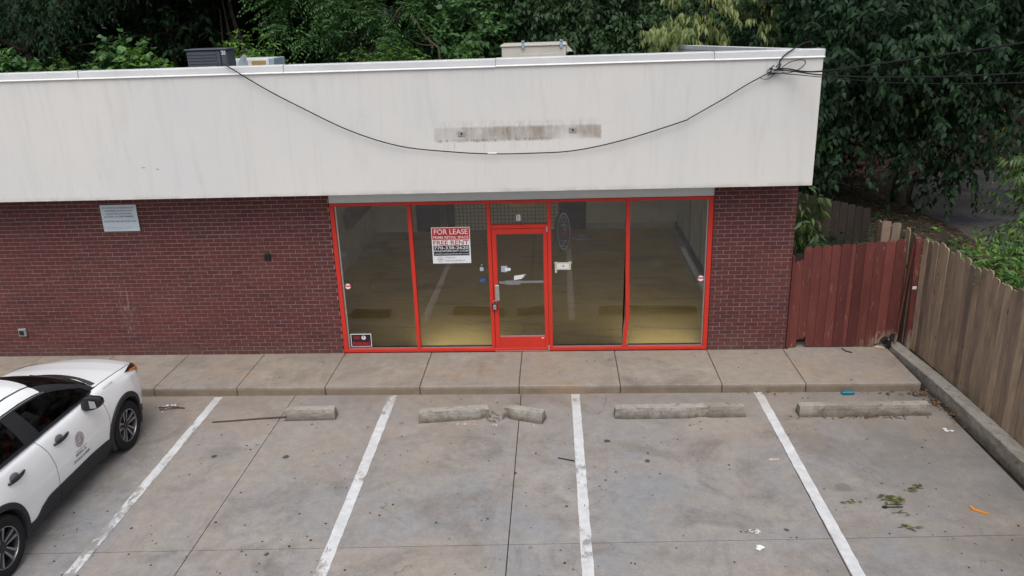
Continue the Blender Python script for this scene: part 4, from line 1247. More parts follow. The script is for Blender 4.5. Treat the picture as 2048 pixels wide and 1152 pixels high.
# door seams: offset of the line from its station as it runs down the side
def seam_off(y, z):
    s1 = lerp(z, [.35,.5,.7,.9,1.0,1.1], [.01,.015,.02,-.03,-.08,-.14])
    s2 = lerp(z, [.35,.5,.7,.9,1.05], [.04,.045,.02,-.04,-.11])
    s3 = lerp(z, [.35,.5,.7,.9,1.05], [.06,.02,-.20,-.42,-.52])
    return lerp(y, [-3.3,-2.35,-1.63,-1.05,-.43,.25], [0,s3*.35,s2,0,s1,0])
SEAM = [-.43, -1.63]
stations = []
y = .86
ys = list(np.concatenate([np.arange(.86,.60,-.02), np.arange(.60,-3.54,-.035), [-3.55]]))
for s_ in SEAM: ys = [q for q in ys if abs(q-s_) > .016] + [s_-.004, s_+.004]
ys = sorted(ys, reverse=True)
grid = []
for y in ys:
    row = []
    for (x, z) in ring_smooth(section(y), NR):
        row.append((x, y + (seam_off(y, z) if z < ztop(y)-.005 and x > .5 else (seam_off(y, z)*max(0,(x-.5)/.35) if x > .5 else 0)), z))
    row = [(x, y_ + (.13*((y_-.3)/.56)*(1-(x/.9)**2) if y_ > .3 else 0), z) for x, y_, z in row]
    grid.append(row)
RA = .405
def side_panel_of(j):
    y = (ys[j]+ys[j+1])/2
    if any(abs(y-s_) < .0042 for s_ in SEAM): return None
    if y > SEAM[0]: return 'fender'
    if y > SEAM[1]: return 'door'
    if y > -2.2: return 'rear_door'
    return 'quarter'
panels = {}
HOODV = 34     # ring index where the hood begins (on top of the shoulder)
for sgn in (1, -1):
    for j in range(len(ys)-1):
        for i in range(NR):
            c = [(grid[j][i], 0), (grid[j][i+1], 0), (grid[j+1][i+1], 0), (grid[j+1][i], 0)]
            cen = Vector((0,0,0))
            for v, _ in c: cen += Vector(v)/4
            if cen.x > .6:
                if math.hypot(cen.y, cen.z-RW) < RA or math.hypot(cen.y+WB, cen.z-RW) < RA: continue
            pn = side_panel_of(j)
            if i >= HOODV:
                pn = 'hood' if cen.y > -.40 else 'deck'
                if i == HOODV and pn == 'hood' and cen.y < .60: continue   # the shut line
            if pn is None: continue
            key = (pn, sgn if pn not in ('hood','deck') else 0)
            q = panels.setdefault(key, MB())
            q.face([(v[0]*sgn, v[1], v[2]) for v, _ in c])
def weld(q):
    d = {}; v2 = []; f2 = []
    for f in q.f:
        g = []
        for i in f:
            k = tuple(round(a, 5) for a in q.v[i])
            if k not in d: d[k] = len(v2); v2.append(q.v[i])
            if not g or g[-1] != d[k]: g.append(d[k])
        if len(set(g)) >= 3: f2.append(tuple(dict.fromkeys(g)))
    q.v, q.f = v2, f2; return q
PAN = {}
for (pn, sg), q in panels.items():
    nm = {'quarter': 'quarter_panel', 'deck': 'body_deck'}.get(pn, pn)
    o = weld(q).build(nm, MAT['car_white'] if pn != 'deck' else MAT['clad'], car, local=True)
    smooth_angle(o, 50)
    PAN[(pn, sg)] = o
# dark shell just inside, shows through the shut lines and fills the wheel wells
q = MB()
for sgn in (1, -1):
    for j in range(len(ys)-1):
        for i in range(0, NR, 2):
            c = [grid[j][i], grid[j][i+2], grid[j+1][i+2], grid[j+1][i]]
            cy_, cz_ = sum(v[1] for v in c)/4, sum(v[2] for v in c)/4
            if math.hypot(cy_, cz_-RW) < RA+.02 or math.hypot(cy_+WB, cz_-RW) < RA+.02: continue
            q.face([(v[0]*.982*sgn, v[1]*1.0-(.008 if v[1] > 0 else 0), v[2]-.012) for v in c])
q.build('inner_shell', MAT['alu_dark'], car, local=True)
q = MB(); q.box(-.70,.70,-3.4,.75,.20,.40); q.box(-.58,.58,-3.4,.66,.40,.90); q.build('underbody', MAT['alu_dark'], car, local=True)
q = MB()
for sg_ in (1, -1):
    for i in range(NR): q.face([(0, grid[0][-1][1]-.02, .60), (grid[0][i][0]*sg_, grid[0][i][1], grid[0][i][2]), (grid[0][i+1][0]*sg_, grid[0][i+1][1], grid[0][i+1][2])])
q.box(-.44,.44,-3.56,-3.55,.42,1.04); q.build('bumper_face', MAT['car_white'], car, local=True)
# lower bumpers
for (ya, yb) in ((.40,.84),(-3.5,-3.1)):
    q = MB()
    n = 10; vs = []; fs = []
    for k in range(n+1):
        y = ya + (yb-ya)*k/n; hw = .865*tap(y)
        vs += [(-hw+.03,y,.20),(hw-.03,y,.20),(hw,y,zbot(y)+.005),(-hw,y,zbot(y)+.005)]
    for k in range(n):
        for e in range(4): fs.append((k*4+e, k*4+(e+1)%4, (k+1)*4+(e+1)%4, (k+1)*4+e))
    fs += [(0,1,2,3), tuple(n*4+e for e in range(4))]
    q.add(vs, fs); q.build('lower_bumper', MAT['clad'], car, local=True)
# arch and sill cladding
for sgn in (1, -1):
    for cy_ in (0, -WB):
        q = MB(); n = 36; vs = []; fs = []
        a0, a1 = math.radians(-24), math.radians(204)
        for k in range(n+1):
            a = a0 + (a1-a0)*k/n
            for (r, off) in ((.388,-.10),(.388,.010),(.398,.022),(.452,.020),(.462,.006),(.462,-.02)):
                yy = cy_ + r*math.cos(a); zz = max(.19, RW + r*math.sin(a))
                x = xs_at(yy, max(zz, zbot(yy))) + off
                if r < .39 and off < 0: x = .70
                vs.append((x*sgn, yy, zz))
        for k in range(n):
            for e in range(5): fs.append((k*6+e, k*6+e+1, (k+1)*6+e+1, (k+1)*6+e))
        q.add(vs, fs); o = q.build('wheel_arch', MAT['clad'], car, local=True); smooth_angle(o, 40)
    q = MB(); vs = []; fs = []; n = 40
    for k in range(n+1):
        y = -.44 + (-2.22+.44)*k/n; zb = zbot(y); xo = xs_at(y, zb+.02)
        for (x, z) in ((xo-.06,zb+.004),(xo+.010,zb+.004),(xo+.020,zb-.025),(xo+.012,zb-.10),(xo-.03,.20),(xo-.10,.18)):
            vs.append((x*sgn, y, max(z, .175)))
    for k in range(n):
        for e in range(5): fs.append((k*6+e, k*6+e+1, (k+1)*6+e+1, (k+1)*6+e))
    q.add(vs, fs); o = q.build('sill_cladding', MAT['clad'], car, local=True); smooth_angle(o, 30)
    q = MB(); q.tube([(sgn*(xs_at(-1.58,.42)+.022),-1.585,.40),(sgn*(xs_at(-1.58,.42)+.022),-1.60,.33),(sgn*.86,-1.62,.22)], .004, 4); q.build('cladding_joint', MAT['alu_dark'], o, local=True)
# wheel well liners
for cy_ in (0, -WB):
    q = MB(); n = 18
    for sgn in (1, -1):
        vs = []
        for k in range(n+1):
            a = math.pi*k/n*1.2 - .1*math.pi
            for x in (.86, .55): vs.append((x*sgn, cy_+.392*math.cos(a), RW+.392*math.sin(a)))
        q.add(vs, [(2*k,2*k+1,2*k+3,2*k+2) for k in range(n)])
        q.face([(.56*sgn, cy_+.40*math.cos(2*math.pi*k/20), RW+.40*math.sin(2*math.pi*k/20)) for k in range(20)])
    q.build('wheel_well', MAT['alu_dark'], car, local=True)
# wheels
for (sx_, cy_) in ((1,0),(1,-WB),(-1,0),(-1,-WB)):
    X0 = sx_*.79
    D = lambda prof: [(r, a*sx_) for r, a in prof]
    q = MB(); q.lathe(D([(.222,-.10),(.30,-.105),(.335,-.085),(.345,-.06),(.346,0),(.345,.055),(.336,.082),(.315,.098),(.27,.104),(.232,.096),(.224,.085)]), (X0,cy_,RW), 'x', 48)
    wheel = q.build('wheel', MAT['tyre'], car, local=True); smooth_angle(wheel, 50)
    q = MB(); q.lathe(D([(.226,-.10),(.226,.086),(.218,.090),(.210,.080),(.20,.02),(.20,-.05),(.001,-.05)]), (X0,cy_,RW), 'x', 40)
    rim = q.build('rim', MAT['rim_dark'], wheel, local=True); smooth_angle(rim, 40)
    q = MB(); q.lathe(D([(.226,.084),(.222,.093),(.213,.092),(.211,.086)]), (X0,cy_,RW), 'x', 40); q.build('rim_lip', MAT['rim_bright'], wheel, local=True)
    sp = MB(); dk = MB()
    for k in range(5):
        a = 2*math.pi*k/5 + .3
        ca, sa = math.cos(a), math.sin(a)
        def P(u, v, x): return (X0+x*sx_, cy_+u*ca-v*sa, RW+u*sa+v*ca)
        for s2 in (1, -1):
            vs = [P(.045,s2*.012,.062),P(.045,s2*.030,.060),P(.205,s2*.062,.086),P(.205,s2*.030,.084),P(.045,s2*.012,.02),P(.045,s2*.030,.02),P(.205,s2*.062,.045),P(.205,s2*.030,.045)]
            sp.add(vs, [(0,1,2,3),(0,1,5,4),(1,2,6,5),(2,3,7,6),(3,0,4,7)])
        vs = [P(.06,-.012,.05),P(.06,.012,.05),P(.205,.030,.07),P(.205,-.030,.07)]
        dk.add(vs, [(0,1,2,3)])
    sp.build('spokes', MAT['rim_bright'], wheel, local=True); dk.build('spoke_inlay', MAT['rim_dark'], wheel, local=True)
    q = MB(); q.lathe(D([(.060,.03),(.058,.064),(.045,.070),(.001,.071)]), (X0,cy_,RW), 'x', 20); q.build('hub_cap', MAT['rim_dark'], wheel, local=True)

# greenhouse
def belt(t):      # lower edge: from the A-pillar foot back along the belt line
    y = lerp(t, [0,.3,1], [-.33,-.95,-3.15]); return Vector((lerp(y, [-3.3,-2.6,-.6,-.33], [.72,.795,.795,.735]), y, ztop(y)-.004))
def rail(t):      # upper edge: up the A-pillar, then along the roof side
    y = lerp(t, [0,.3,.6,1], [-.345,-1.20,-2.0,-3.02])
    z = lerp(y, [-3.02,-2.6,-2.0,-1.6,-1.35,-1.20,-1.0,-.8,-.55,-.345], [1.40,1.465,1.505,1.500,1.475,1.445,1.380,1.295,1.180,1.085])
    x = lerp(y, [-3.02,-2.0,-1.20,-.345], [.60,.625,.635,.735]); return Vector((x, y, z))
def side(t, v, off=0.0):
    a, b_ = belt(t), rail(t); p = a.lerp(b_, v); bul = .018*math.sin(math.pi*v)
    p.x += bul + off; return p
def patch(f, us, vs_, sgn=1):
    q = MB(); n, m_ = len(us), len(vs_)
    q.add([(f(u, v).x*sgn, f(u, v).y, f(u, v).z) for u in us for v in vs_],
          [(i*m_+j, i*m_+j+1, (i+1)*m_+j+1, (i+1)*m_+j) for i in range(n-1) for j in range(m_-1)])
    return q
LS = lambda a, b_, n: list(np.linspace(a, b_, n))
for sgn in (1, -1):
    # framing around the glass, cut as four strips and the B pillar so the glass is open
    fr_ = MB()
    for q in (patch(side, LS(.02,1,40), LS(0,.09,3), sgn), patch(side, LS(.02,1,40), LS(.90,1,3), sgn),
              patch(side, LS(.0,.085,5), LS(0,1,9), sgn), patch(side, LS(.505,.595,6), LS(.09,.90,9), sgn), patch(side, LS(.87,1.0,6), LS(.09,.90,9), sgn)):
        fr_.add(q.v, q.f)
    o = fr_.build('window_frame', MAT['clad'], car, local=True); smooth_angle(o, 40)
    for (a, b_) in ((.086,.504),(.596,.869)):
        o = patch(lambda t, v: side(t, v, -.004), LS(a,b_,20), LS(.088,.902,9), sgn).build('side_window', MAT['car_glass'], car, local=True); smooth_angle(o, 40)
    # silver line along the top of the glass
    q = MB(); q.tube([(p.x*sgn, p.y, p.z) for p in [side(t, .955, .004) for t in LS(.30,.95,24)]], .006, 5); q.build('window_trim', MAT['silver'], car, local=True)
    q = MB(); q.tube([(p.x*sgn, p.y, p.z) for p in [side(t, .02, .006) for t in LS(.08,.98,24)]], .009, 5); q.build('belt_trim', MAT['clad'], car, local=True)
    # white roof side arch and the dark rail line above it
    def arch(t, v):
        p = rail(t); q_ = Vector((p.x-.125, p.y-.004, p.z+.066)); r_ = p.lerp(q_, v); r_.z += .012*math.sin(math.pi*v); r_.x += .006; return r_
    o = patch(arch, LS(.315,1,30), LS(0,1,7), sgn).build('roof_arch', MAT['car_white'], car, local=True); smooth_angle(o, 50)
    def ditch(t, v):
        p = rail(t); return Vector((p.x-.122-.03*v, p.y-.004, p.z+.064+.006*v))
    o = patch(ditch, LS(.30,1,30), LS(0,1,3), sgn).build('roof_ditch', MAT['gloss_black'], car, local=True)
    # black A-pillar
    def apil(t, v):
        p = rail(t); k_ = 1-t/.318; r_ = p + Vector((-(.11+.12*k_)*v, (.02+.05*k_)*v, (.050+.0*k_)*v*min(1,t/.06) + .02*math.sin(math.pi*v))); return r_
    o = patch(apil, LS(0,.318,14), LS(0,1,5), sgn).build('windscreen_pillar', MAT['clad'], car, local=True); smooth_angle(o, 50)
def roof(u, v):
    t = .30 + .70*v; p = rail(t); w = p.x-.150
    return Vector((w*u, p.y-.004 + (.10*(1-u*u) if v < .2 else 0)*(1-v/.2 if v < .2 else 0), p.z+.070+.045*(1-u*u)))
o = patch(roof, LS(-1,1,21), LS(0,1,24)).build('roof', MAT['car_white'], car, local=True); smooth_angle(o, 50)
def wind(u, v):
    # v 0 at the scuttle, 1 at the roof edge
    lo = Vector((u*.66, -.335+.20*(1-u*u), ztop(-.3)+.012+.03*(1-u*u)))
    p = rail(.30); hi = Vector((u*(p.x-.10), p.y-.004+.10*(1-u*u), p.z+.06+.050*(1-u*u)))
    r_ = lo.lerp(hi, v); r_.z += .035*math.sin(math.pi*v); return r_
o = patch(wind, LS(-1,1,17), LS(0,1,12)).build('windscreen', MAT['screen_glass'], car, local=True); smooth_angle(o, 60)
q = MB(); vs = []
for k in range(17):
    u = -1+2*k/16
    vs += [(u*.70, -.345+.20*(1-u*u), ztop(-.3)+.006+.03*(1-u*u)), (u*.72, -.285+.22*(1-u*u), ztop(-.2)+.016+.03*(1-u*u))]
q.add(vs, [(2*k,2*k+1,2*k+3,2*k+2) for k in range(16)]); q.build('scuttle_panel', MAT['gloss_black'], car, local=True)
q = MB(); p = rail(1.0); bq = belt(1.0)
q.add([(-bq.x,bq.y,bq.z),(bq.x,bq.y,bq.z),(p.x-.08,p.y,p.z+.05),(-p.x+.08,p.y,p.z+.05)], [(0,1,2,3)]); q.build('rear_window', MAT['gloss_black'], car, local=True)
# inside: dash, seats, wheel
q = MB(); q.box(-.70,.70,-.85,-.45,.80,1.06); q.build('dashboard', MAT['seat'], car, local=True)
for sx_ in (-.36, .36):
    for yy in (-1.55, -2.45):
        q = MB(); q.bevbox(sx_-.25,sx_+.25,yy-.05,yy+.45,.55,.75,.05)
        q.add(*(lambda z: ([(sx_-.23,yy+.02,.7),(sx_+.23,yy+.02,.7),(sx_+.20,yy-.16,1.22),(sx_-.20,yy-.16,1.22),(sx_-.23,yy-.12,.7),(sx_+.23,yy-.12,.7),(sx_+.20,yy-.26,1.22),(sx_-.20,yy-.26,1.22)], [(0,1,2,3),(4,5,6,7),(0,1,5,4),(1,2,6,5),(2,3,7,6),(3,0,4,7)]))(0))
        q.bevbox(sx_-.13,sx_+.13,yy-.30,yy-.20,1.25,1.40,.03)
        q.build('seat', MAT['seat'], car, local=True)
# mirrors
for sgn in (1, -1):
    q = MB()
    bm = bmesh.new(); bmesh.ops.create_icosphere(bm, subdivisions=3, radius=1)
    for v in bm.verts:
        x, y_, z = (math.copysign(abs(a)**.62, a) for a in v.co)
        y2 = max(y_, -.55)
        v.co = Vector((sgn*(.965+.115*x), -.80+.10*y2+.02*x, 1.085+.080*z*(1-.30*x)))
    bm.verts.index_update(); q.add([v.co[:] for v in bm.verts], [[v.index for v in f.verts] for f in bm.faces]); bm.free()
    mr = q.build('mirror', MAT['gloss_black'], car, local=True); smooth_angle(mr, 40)
    q = MB(); q.tube([(sgn*.80,-.78,1.03),(sgn*.90,-.79,1.03)], .035, 8); q.build('mirror_foot', MAT['clad'], mr, local=True)
    q = MB(); q.face([(sgn*.88,-.857,1.03),(sgn*1.04,-.857,1.04),(sgn*1.03,-.857,1.13),(sgn*.89,-.857,1.145)]); q.build('mirror_glass', MAT['silver'], mr, local=True)
# handles
for sgn in (1, -1):
    for (ya, yb, par) in ((-1.55,-1.26,('door',sgn)),(-2.38,-2.10,('rear_door',sgn))):
        z0 = .925; pts = []
        for k in range(7):
            y = ya+(yb-ya)*k/6; pts.append((sgn*(xs_at(y,z0)+.010+.022*math.sin(math.pi*k/6)), y, z0+.012*k/6))
        q = MB(); q.tube(pts, [.014,.020,.022,.022,.021,.018,.012], 8); q.build('handle', MAT['gloss_black'], PAN[par], local=True, smooth=True)
        q = MB(); ym = ya+.12
        ring = [(sgn*(xs_at(ym+.075*math.cos(a), z0+.02+.045*math.sin(a))+.003), ym+.075*math.cos(a), z0+.02+.045*math.sin(a)) for a in np.linspace(0, 2*math.pi, 16, endpoint=False)]
        q.face(ring); q.build('handle_recess', MAT['silver'], PAN[par], local=True)
# headlights: a patch on the front corner of the body
def bodysurf(y, zf, off):
    p = ring_smooth(section(y), NR); s_ = zf*NR; j = min(int(s_), NR-1); t = s_-j
    a, b_ = p[j], p[j+1]; x, z = a[0]+(b_[0]-a[0])*t, a[1]+(b_[1]-a[1])*t
    if y > .3: y = y + .13*((y-.3)/.56)*(1-(x/.9)**2)
    return (x+off, y, z+off*.6)
for sgn in (1, -1):
    q = MB(); n = 10; vs = []; fs = []
    for k in range(n+1):
        u = k/n; y = .26+.50*u
        lo, hi = .53 - .11*u, .535 + .12*min(1,u*1.5)
        for v in LS(0,1,6):
            p_ = bodysurf(y, lo+(hi-lo)*v, .009); vs.append((p_[0]*sgn, p_[1], p_[2]))
    for k in range(n):
        for e in range(5): fs.append((k*6+e, k*6+e+1, (k+1)*6+e+1, (k+1)*6+e))
    q.add(vs, fs); hl = q.build('headlight', MAT['lamp_dark'], car, local=True, smooth=True)
    q = MB(); vs = []; fs = []
    for k in range(n+1):
        u = k/n; y = .38+.33*u
        lo, hi = .505 - .075*u, .520 - .005*u
        for v in LS(0,1,4):
            p_ = bodysurf(y, lo+(hi-lo)*v, .014); vs.append((p_[0]*sgn, p_[1], p_[2]))
    for k in range(n):
        for e in range(3): fs.append((k*4+e, k*4+e+1, (k+1)*4+e+1, (k+1)*4+e))
    q.add(vs, fs); q.build('side_marker', MAT['amber'], hl, local=True, smooth=True)
# lettering on the right side
def on_side(vs, fs, name, mat, par, off=.0035):
    q = MB(); q.add([(xs_at(u, w)+off, u, w) for u, w in vs], fs); return q.build(name, MAT[mat], PAN[par], local=True, recalc=False)
DP = ('door', 1)
LC = (-1.10, .75)
for k, r in enumerate((.092,.074,.056,.040)):
    vs = []; fs = []; n = 40
    for i in range(n+1):
        a = 2*math.pi*i/n
        vs += [(LC[0]+r*math.cos(a), LC[1]+r*math.sin(a)), (LC[0]+(r-.008)*math.cos(a), LC[1]+(r-.008)*math.sin(a))]
    fs = [(2*i,2*i+1,2*i+3,2*i+2) for i in range(n) if abs(math.sin(2*math.pi*(i+.5)/n)*r) > .02]
    on_side(vs, fs, 'logo_ring', 'print_grey', DP)
vs, fs = text_fit('UNITED', LC[0]-.088, LC[0]+.088, LC[1], .030, .02, 2); on_side(vs, fs, 'lettering', 'print_red', DP, .004)
for (tx, a, c, z, h) in (('UNITED FACILITY SERVICES', -.115, .115, .632, .016), ('SMYRNA, GA', -.125, .105, .585, .044), ('STATE LIC # 40388', -.175, .165, .518, .044)):
    vs, fs = text_fit(tx, LC[0]+a, LC[0]+c, z, h, .014, 2); on_side(vs, fs, 'lettering', 'print_grey', DP)
# fleet number on the shoulder of the fender
vs, fs = text_fit('262308', 0, 1, 0, 1, -.012, 2)
q = MB()
for u, w in vs:
    y = -.33+.24*u; p_ = bodysurf(y, .50+.038*w*1.0, .004); q.v.append((p_[0], p_[1], p_[2]))
q.f = fs
q.build('fleet_number', MAT['print_grey'], PAN[('fender',1)], local=True, recalc=False)
# wipers
q = MB(); q.tube([(.55,-.32,1.135),(.2,-.22,1.17),(-.2,-.17,1.18)], .008, 5); q.build('wiper', MAT['gloss_black'], car, local=True)

# ================================================================== VEGETATION
# leaf templates: along +Y, face up +Z, folded at the midrib
def tmpl(kind):
    if kind == 'ovate':
        v = [(0,0,0),(-.25,.30,.06),(0,.36,0),(.25,.30,.06),(-.17,.62,.02),(0,.66,-.04),(.17,.62,.02),(0,1.0,-.15)]
        f = [(0,2,1),(0,3,2),(1,2,5),(1,5,4),(2,3,6),(2,6,5),(4,5,7),(5,6,7)]
    elif kind == 'lance':
        v = [(0,0,0),(-.16,.4,.05),(0,.45,0),(.16,.4,.05),(0,1.0,-.12)]
        f = [(0,2,1),(0,3,2),(1,2,4),(2,3,4)]
    elif kind == 'leaflet':
        v = [(0,0,0),(-.16,.42,.03),(.16,.42,.03),(0,1,-.08)]
        f = [(0,2,1),(1,2,3)]
    elif kind == 'lobed':
        v = [(0,0,0),(-.42,.16,.02),(-.36,.52,.06),(0,.45,0),(.36,.52,.06),(.42,.16,.02),(-.2,.66,.02),(.2,.66,.02),(0,1.0,-.10)]
        f = [(0,3,1),(1,3,2),(0,5,3),(5,4,3),(2,3,6),(3,4,7),(6,3,8),(3,7,8)]
    return np.array(v, float), np.array(f)

def norm(a): return a / np.maximum(1e-9, np.linalg.norm(a, axis=-1, keepdims=True))
def frames(d, up):
    """leaf direction d and rough normal up -> columns (x, y, z)"""
    y = norm(d); x = norm(np.cross(y, up)); z = np.cross(x, y)
    return np.stack([x, y, z], -1)
def sprays(R, P, D, L, n, ll, hang, spread=.9, droop=.25, upn=.8):
    """twigs at P along D with n alternating leaves each; returns pos, dir, up, size"""
    D = norm(D); S_ = len(P)
    side = norm(np.cross(D, np.array([0,0,1.0]) + R.normal(0,.25,(S_,3))))
    po, di, up, sz = [], [], [], []
    for k in range(n):
        t = (k+1)/n
        p = P + D*(L*t)[:,None] + np.stack([np.zeros(S_), np.zeros(S_), -droop*L*t*t], -1)
        s = (1 if k % 2 else -1)
        d = D*.55 + side*(s*spread*(1 - .6*(k == n-1))) + R.normal(0,.28,(S_,3)) + np.array([0,0,-hang])
        u = np.array([0,0,upn]) + R.normal(0,.35,(S_,3)) + D*.25
        po.append(p); di.append(d); up.append(u); sz.append(ll*R.uniform(.65,1.15,S_)*(1-.25*abs(t-.5)))
    return np.concatenate(po), np.concatenate(di), np.concatenate(up), np.concatenate(sz)
def fronds(R, P, D, L, n, ll, droop=.45):
    D = norm(D); S_ = len(P)
    side = norm(np.cross(D, np.array([0,0,1.0]) + R.normal(0,.2,(S_,3))))
    po, di, up, sz = [], [], [], []
    for k in range(n):
        t = (k+.8)/n
        p = P + D*(L*t)[:,None] + np.stack([np.zeros(S_), np.zeros(S_), -droop*L*t*t], -1)
        tang = D + np.array([0,0,-2*droop*t])
        for s in (1,-1):
            d = side*s + tang*.45 + np.array([0,0,-.25]) + R.normal(0,.14,(S_,3))
            u = np.array([0,0,1.0]) + R.normal(0,.25,(S_,3))
            po.append(p); di.append(d); up.append(u); sz.append(ll*(1-.5*abs(t-.45))*R.uniform(.8,1.15,S_))
    return np.concatenate(po), np.concatenate(di), np.concatenate(up), np.concatenate(sz)
def lobes(R, LB, dens, inner=.55, gap=.0):
    """points spread through ellipsoid lobes, mostly near their surface, with their outward direction"""
    P, D = [], []
    for (c, r, w) in LB:
        n = int(dens*w*(r[0]*r[1]+r[1]*r[2]+r[0]*r[2])/3)
        d = norm(R.normal(0,1,(n,3)))
        rad = np.where(R.rand(n) < .8, R.uniform(.80,1.06,n), R.uniform(inner,.8,n))
        # clumps: pull the points towards a number of shoot centres so that gaps open between them
        P.append(np.array(c) + d*np.array(r)*rad[:,None]); D.append(norm(d/np.array(r)) + np.array([0,0,.12]))
    return np.concatenate(P), np.concatenate(D)
def clump(R, P, D, m_, sig):
    idx = np.repeat(np.arange(len(P)), m_)
    return P[idx] + R.normal(0, sig, (len(idx),3)), norm(D[idx]) + R.normal(0,.55,(len(idx),3))
def rosette(R, P, D, m_, sig):
    """shoots: m_ fronds set around each shoot axis like the spokes of a star"""
    D = norm(D + np.array([0,0,.45])); n = len(P)
    a = norm(np.cross(D, R.normal(0,1,(n,3)))); b = np.cross(D, a)
    po, di = [], []
    for k in range(m_):
        an = 2.39996*k + R.uniform(-.25,.25,n); tilt = .25 + .95*((k+.5)/m_)
        d = D*np.cos(tilt)[...] if False else D*math.cos(tilt) + (a*np.cos(an)[:,None] + b*np.sin(an)[:,None])*math.sin(tilt)
        po.append(P - D*(.35*k/m_) + R.normal(0,.03,(n,3))); di.append(d)
    return np.concatenate(po), np.concatenate(di)
def leaf_mesh(name, kind, data, mat, parent, base):
    V, F = tmpl(kind); po, di, up, sz = data
    M_ = frames(di, up) * sz[:,None,None]
    v = np.einsum('nij,vj->nvi', M_, V) + po[:,None,:]
    f = F[None] + (np.arange(len(po))*len(V))[:,None,None]
    return np_mesh(name, v.reshape(-1,3), f.reshape(-1,3), mat, parent, base)
def subset(d, ix): return tuple(a[ix] for a in d)
camv = np.array(CAM)
def leaf_objects(kind, data, mat, parent, base, count=300, tag_name='leaf'):
    """the nearest leaves facing the open side become objects of their own, the rest stay one mesh"""
    po = data[0]
    rel = po - camv
    dep = rel @ np.array(_w)
    seen = (np.abs(rel @ np.array(_r)) < dep*.66) & (np.abs(rel @ np.array(_u)) < dep*.38)
    score = np.where(seen, data[3]/dep, -1)
    ix = np.argsort(-score)[:count]
    mask = np.ones(len(po), bool); mask[ix] = False
    V, F = tmpl(kind)
    me = bpy.data.meshes.new(tag_name); me.from_pydata(V.tolist(), [], F.tolist()); me.materials.append(mat)
    M_ = frames(data[1], data[2])
    for i in ix:
        o = bpy.data.objects.new(tag_name, me); COL.objects.link(o); o.parent = parent
        mm = M_[i]*data[3][i]
        m4 = Matrix([[*mm[0], po[i][0]-base[0]], [*mm[1], po[i][1]-base[1]], [*mm[2], po[i][2]-base[2]], [0,0,0,1]])
        o.matrix_local = m4
    return subset(data, np.where(mask)[0])
def cat(*ds): return tuple(np.concatenate(a) for a in zip(*ds))

def trunk(parent, base, limbs, r0, mat='bark', name='trunk'):
    """limbs: polylines in world space; the first is the trunk"""
    q = MB()
    for k, pl in enumerate(limbs):
        pts = [Vector(p) for p in pl]; fine = []
        for i in range(len(pts)-1):
            for j in range(4): fine.append(pts[i].lerp(pts[i+1], j/4) + Vector((rnd.uniform(-.03,.03), rnd.uniform(-.03,.03), 0))*(1 if k == 0 else .6))
        fine.append(pts[-1])
        r = r0 if k == 0 else r0*.42
        q.tube(fine, r, 7, r1=r*.35)
    return q.build(name, MAT[mat], parent, smooth=True)

def tree(name, label, base, LB, dens, style, mat, seed, ll, r0=.2, limbs=None, group=None, clumps=5, sig=.22, cat_='tree', objects=0, bark='bark', hang=.5, L=.5, n=7):
    R = np.random.RandomState(seed)
    t = thing(name, label, cat_, base, group=group)
    b_ = np.array(base)
    if limbs is None:
        top = LB[0][0]
        limbs = [[base, (base[0]*.6+top[0]*.4, base[1]*.6+top[1]*.4, base[2]+(top[2]-base[2])*.5), top]]
        for (c, r, w) in LB[1:7]:
            s_ = (base[0]*.4+top[0]*.6, base[1]*.4+top[1]*.6, base[2]+(top[2]-base[2])*.6)
            limbs.append([s_, tuple((a+c_)/2+.1 for a, c_ in zip(s_, c)), c])
    if r0 > 0: trunk(t, base, limbs, r0, bark)
    P, D = lobes(R, LB, dens)
    P, D = rosette(R, P, D, clumps, sig) if style in ('frond', 'lobed') else clump(R, P, D, clumps, sig)
    keep = P[:,2] > -.1
    P, D = P[keep], D[keep]
    Ls = L*R.uniform(.7,1.3,len(P))
    if style == 'frond': data = fronds(R, P, D, Ls, n, ll); kind = 'leaflet'
    else:
        data = sprays(R, P, D, Ls, n, ll, hang); kind = style
    if objects: data = leaf_objects(kind, data, MAT[mat], t, b_, objects)
    leaf_mesh('crown', kind, data, MAT[mat], t, b_)
    return t

